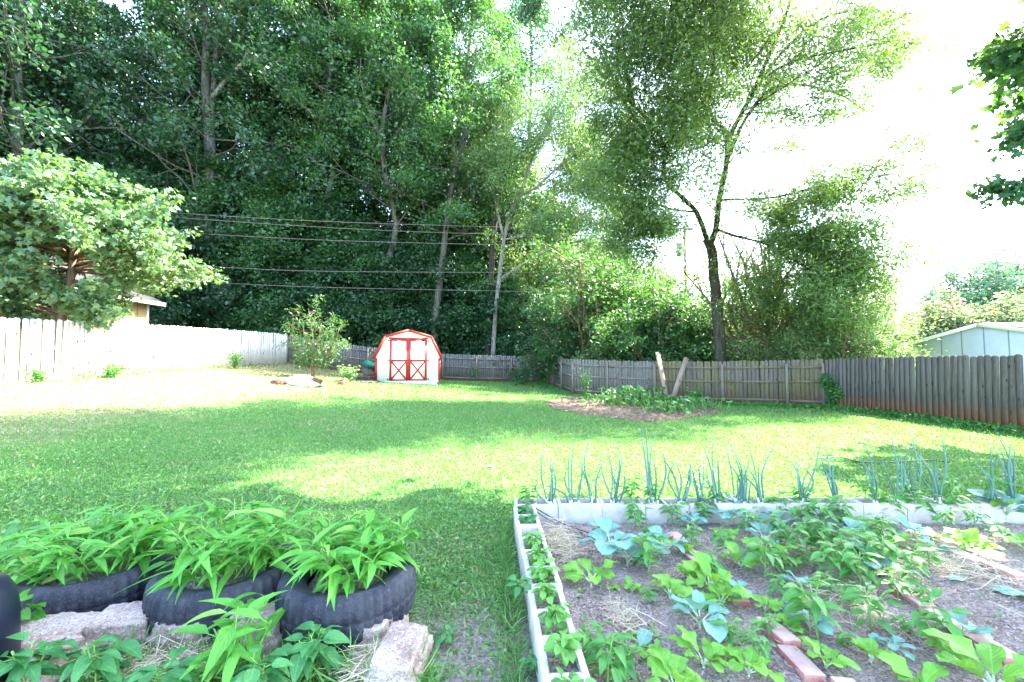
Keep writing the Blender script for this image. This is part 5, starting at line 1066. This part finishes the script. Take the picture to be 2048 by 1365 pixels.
# foreground plants
spinach(gpt(470, 1345, .05), 8, .05, 720, 'tall near water spinach with large leaves in front of the stones', 'water_spinach', (.12, .34), .17, .27, 'water', 'plant', None, .7)
for i, (px, py, s, n, lb, kind) in enumerate([(620, 1350, .2, 12, 'leafy green weed in front of the pale blunt stone', 'weed'), (520, 1400, .2, 12, 'leafy green weed at the bottom edge left of the pale stone', 'weed'), (60, 1400, .25, 16, 'broad leaved weed in the bottom left corner', 'weed'), (190, 1390, .22, 14, 'second broad leaved weed along the bottom left edge', 'weed'), (20, 1290, .2, 12, 'weed with long leaves beside the black tub', 'water'), (320, 1400, .16, 8, 'small weed below the dry straw', 'weed'), (650, 1290, .1, 5, 'small weed growing between the last stones', 'weed')]):
    c = gpt(px, min(py, 1400), .03); pepper('weed_plant', lb, 'weed', c, s, kind, 730 + i, .12 if s > .15 else .06, .5, max(4, n // 3), None, 'lance', 4)
for i, (px, py, s, lb) in enumerate([(890, 1290, .08, 'small weed on the worn grass between tyres and bed'), (345, 1235, .14, 'small broad weed between the left and middle tyres'), (1062, 1350, .1, 'bright yellow green weed at the foot of the left block row')]):
    pepper('weed_plant', lb, 'weed', gpt(px, py), s, 'weed', 745 + i, .05, .5, 4, None, 'oval', 2)

# ------------------------------------------------------------------ mid-ground plants
def mound(name, label, cat, pts, n, mt, seed, L=.2, h=(.2, .5), rad=.35):
    rg = np.random.default_rng(seed); c0 = gpt(*pts[0]); t = thing(name, label, cat, tuple(c0)); g = G(); sg = G()
    for i in range(n):
        q = gpt(*pts[rg.integers(len(pts))]) + np.array([rg.normal() * rad, rg.normal() * rad * .8, 0]) - c0; q[2] = g1(q[0] + c0[0], q[1] + c0[1]) - c0[2]; hh = rg.uniform(*h); e = q + np.array([rg.normal() * .08, rg.normal() * .08, hh]); sg.add(*tube([q, (q + e) / 2 + rg.normal(size=3) * .02, e], .008, 4))
        V, Fq, UV = blade(rg, L * rg.uniform(.6, 1.1), L * .85, 'heart', .7, .2, .2, 7, 5); g.add(orient(V, e, rg.uniform(0, 6.28), rg.uniform(-.5, .25), rg.uniform(-.4, .4)), Fq, UV)
    obj('stems', sg, M['stem'], t, True); obj('foliage', g, M[mt], t, True)
mound('squash_plant', 'dense dark green squash mound left of the leaning boards', 'plant', [(1250, 808), (1275, 806), (1300, 812), (1240, 812)], 210, 'squash', 1, .24, (.15, .75), .45)
mound('squash_plant', 'dark green squash plants at the foot of the leaning boards', 'plant', [(1330, 822), (1365, 822), (1345, 828), (1390, 820)], 210, 'squash', 2, .22, (.1, .5), .45)
mound('squash_plant', 'small squash plant at the left end of the mulch mound', 'plant', [(1215, 806), (1205, 808)], 50, 'squash', 3, .18, (.1, .35), .3)
rng = np.random.default_rng(901)
def sapling(px, py, h, sp, n, lm, lb, seed, size=.12, tpl=DIA, cat='plant', name='sapling', w=.35):
    c = gpt(px, py); rg = np.random.default_rng(seed); tr = G(); tips = []; 
    t = thing(name, lb, cat, tuple(c)) if n < 8 else None
    for k in range(n):
        a = rg.uniform(0, 6.28); P = smooth_path([(0, 0, -.03), (math.cos(a) * sp * .3, math.sin(a) * sp * .3, h * .5), (math.cos(a) * sp, math.sin(a) * sp, h * rg.uniform(.7, 1.0))], 4); tips.append(P[2:])
        if t is not None: obj('stem', G().add(*tube(P, np.linspace(.012, .004, len(P)), 5)), M['barkbrown'], t, True)
        else: tr.add(*tube(P, np.linspace(.012, .004, len(P)), 5))
    T = np.vstack(tips); g = G(); leaves(g, T, rg, size, tpl, .07, 9, -.2, .7, 1)
    if t is None: t = thing(name, lb, cat, tuple(c)); obj('stems', tr, M['barkbrown'], t, True)
    obj('foliage', g, M[lm], t)
sapling(1172, 805, 1.35, .2, 6, 'squash', 'thin upright seedling on the left of the mulch bed', 1, .09)
sapling(1667, 818, 1.25, .28, 14, 'squash', 'dense dark shrub against the brown plank fence', 2, .11, cat='shrub', name='fence_shrub')
sapling(1702, 820, .85, .5, 8, 'cover', 'loose green shrub right of the dense dark one on the plank fence', 3, .1, cat='shrub', name='fence_shrub')
sapling(1390, 812, .7, .2, 4, 'cover', 'upright weed at the foot of the mossy fence', 4, .12)
sapling(950, 763, 1.0, .25, 5, 'cover', 'thin vine growing up the back fence right of the shed', 5, .14)
sapling(1085, 768, .9, .3, 6, 'cover', 'weed clump in the far fence corner', 6, .14)
sapling(697, 765, .7, .4, 8, 'bright', 'pale leafy weed between the small stump and the shed', 7, .12)
sapling(220, 757, .45, .3, 6, 'cover', 'low weed at the foot of the sunlit left fence', 8, .1)
sapling(470, 738, .7, .25, 5, 'cover', 'taller weed at the foot of the left fence near its shaded end', 9, .1)
sapling(78, 765, .35, .15, 3, 'cover', 'small weed at the near end of the left fence', 10, .09)
# hose lying in the grass
P = smooth_path([gpt(*q, .02) for q in [(1620, 918), (1660, 915), (1690, 917), (1720, 925), (1780, 925), (1850, 921), (1900, 925)]], 5); tag(obj('garden_hose', G().add(*tube(P, .009, 6)), M['blackplastic'], smooth=True), 'thin black hose lying in the grass behind the onions', 'hose')
P = smooth_path([(.1, 3.95, .2), (.35, 3.75, .1), (.62, 3.5, .06)]); tag(bt('dry_stick', P, .006, .004, M['barkbrown']), 'dry stick slanting from the corner block to the straw', 'stick')
P = smooth_path([(.14, 3.93, .2), (.45, 3.72, .09), (.75, 3.52, .06)]); tag(bt('dry_stick', P, .005, .003, M['barkdark']), 'darker stick just above the other at the corner block', 'stick')
c = gpt(980, 936); o = lump((c[0], c[1], c[2] + .015), (.05, .03, .025), M['stone'], 'small_stone', 'small pale stone lying alone on the lawn left of the onions', 'stone', 950)
print('verts', sum(len(m.vertices) for m in bpy.data.meshes))
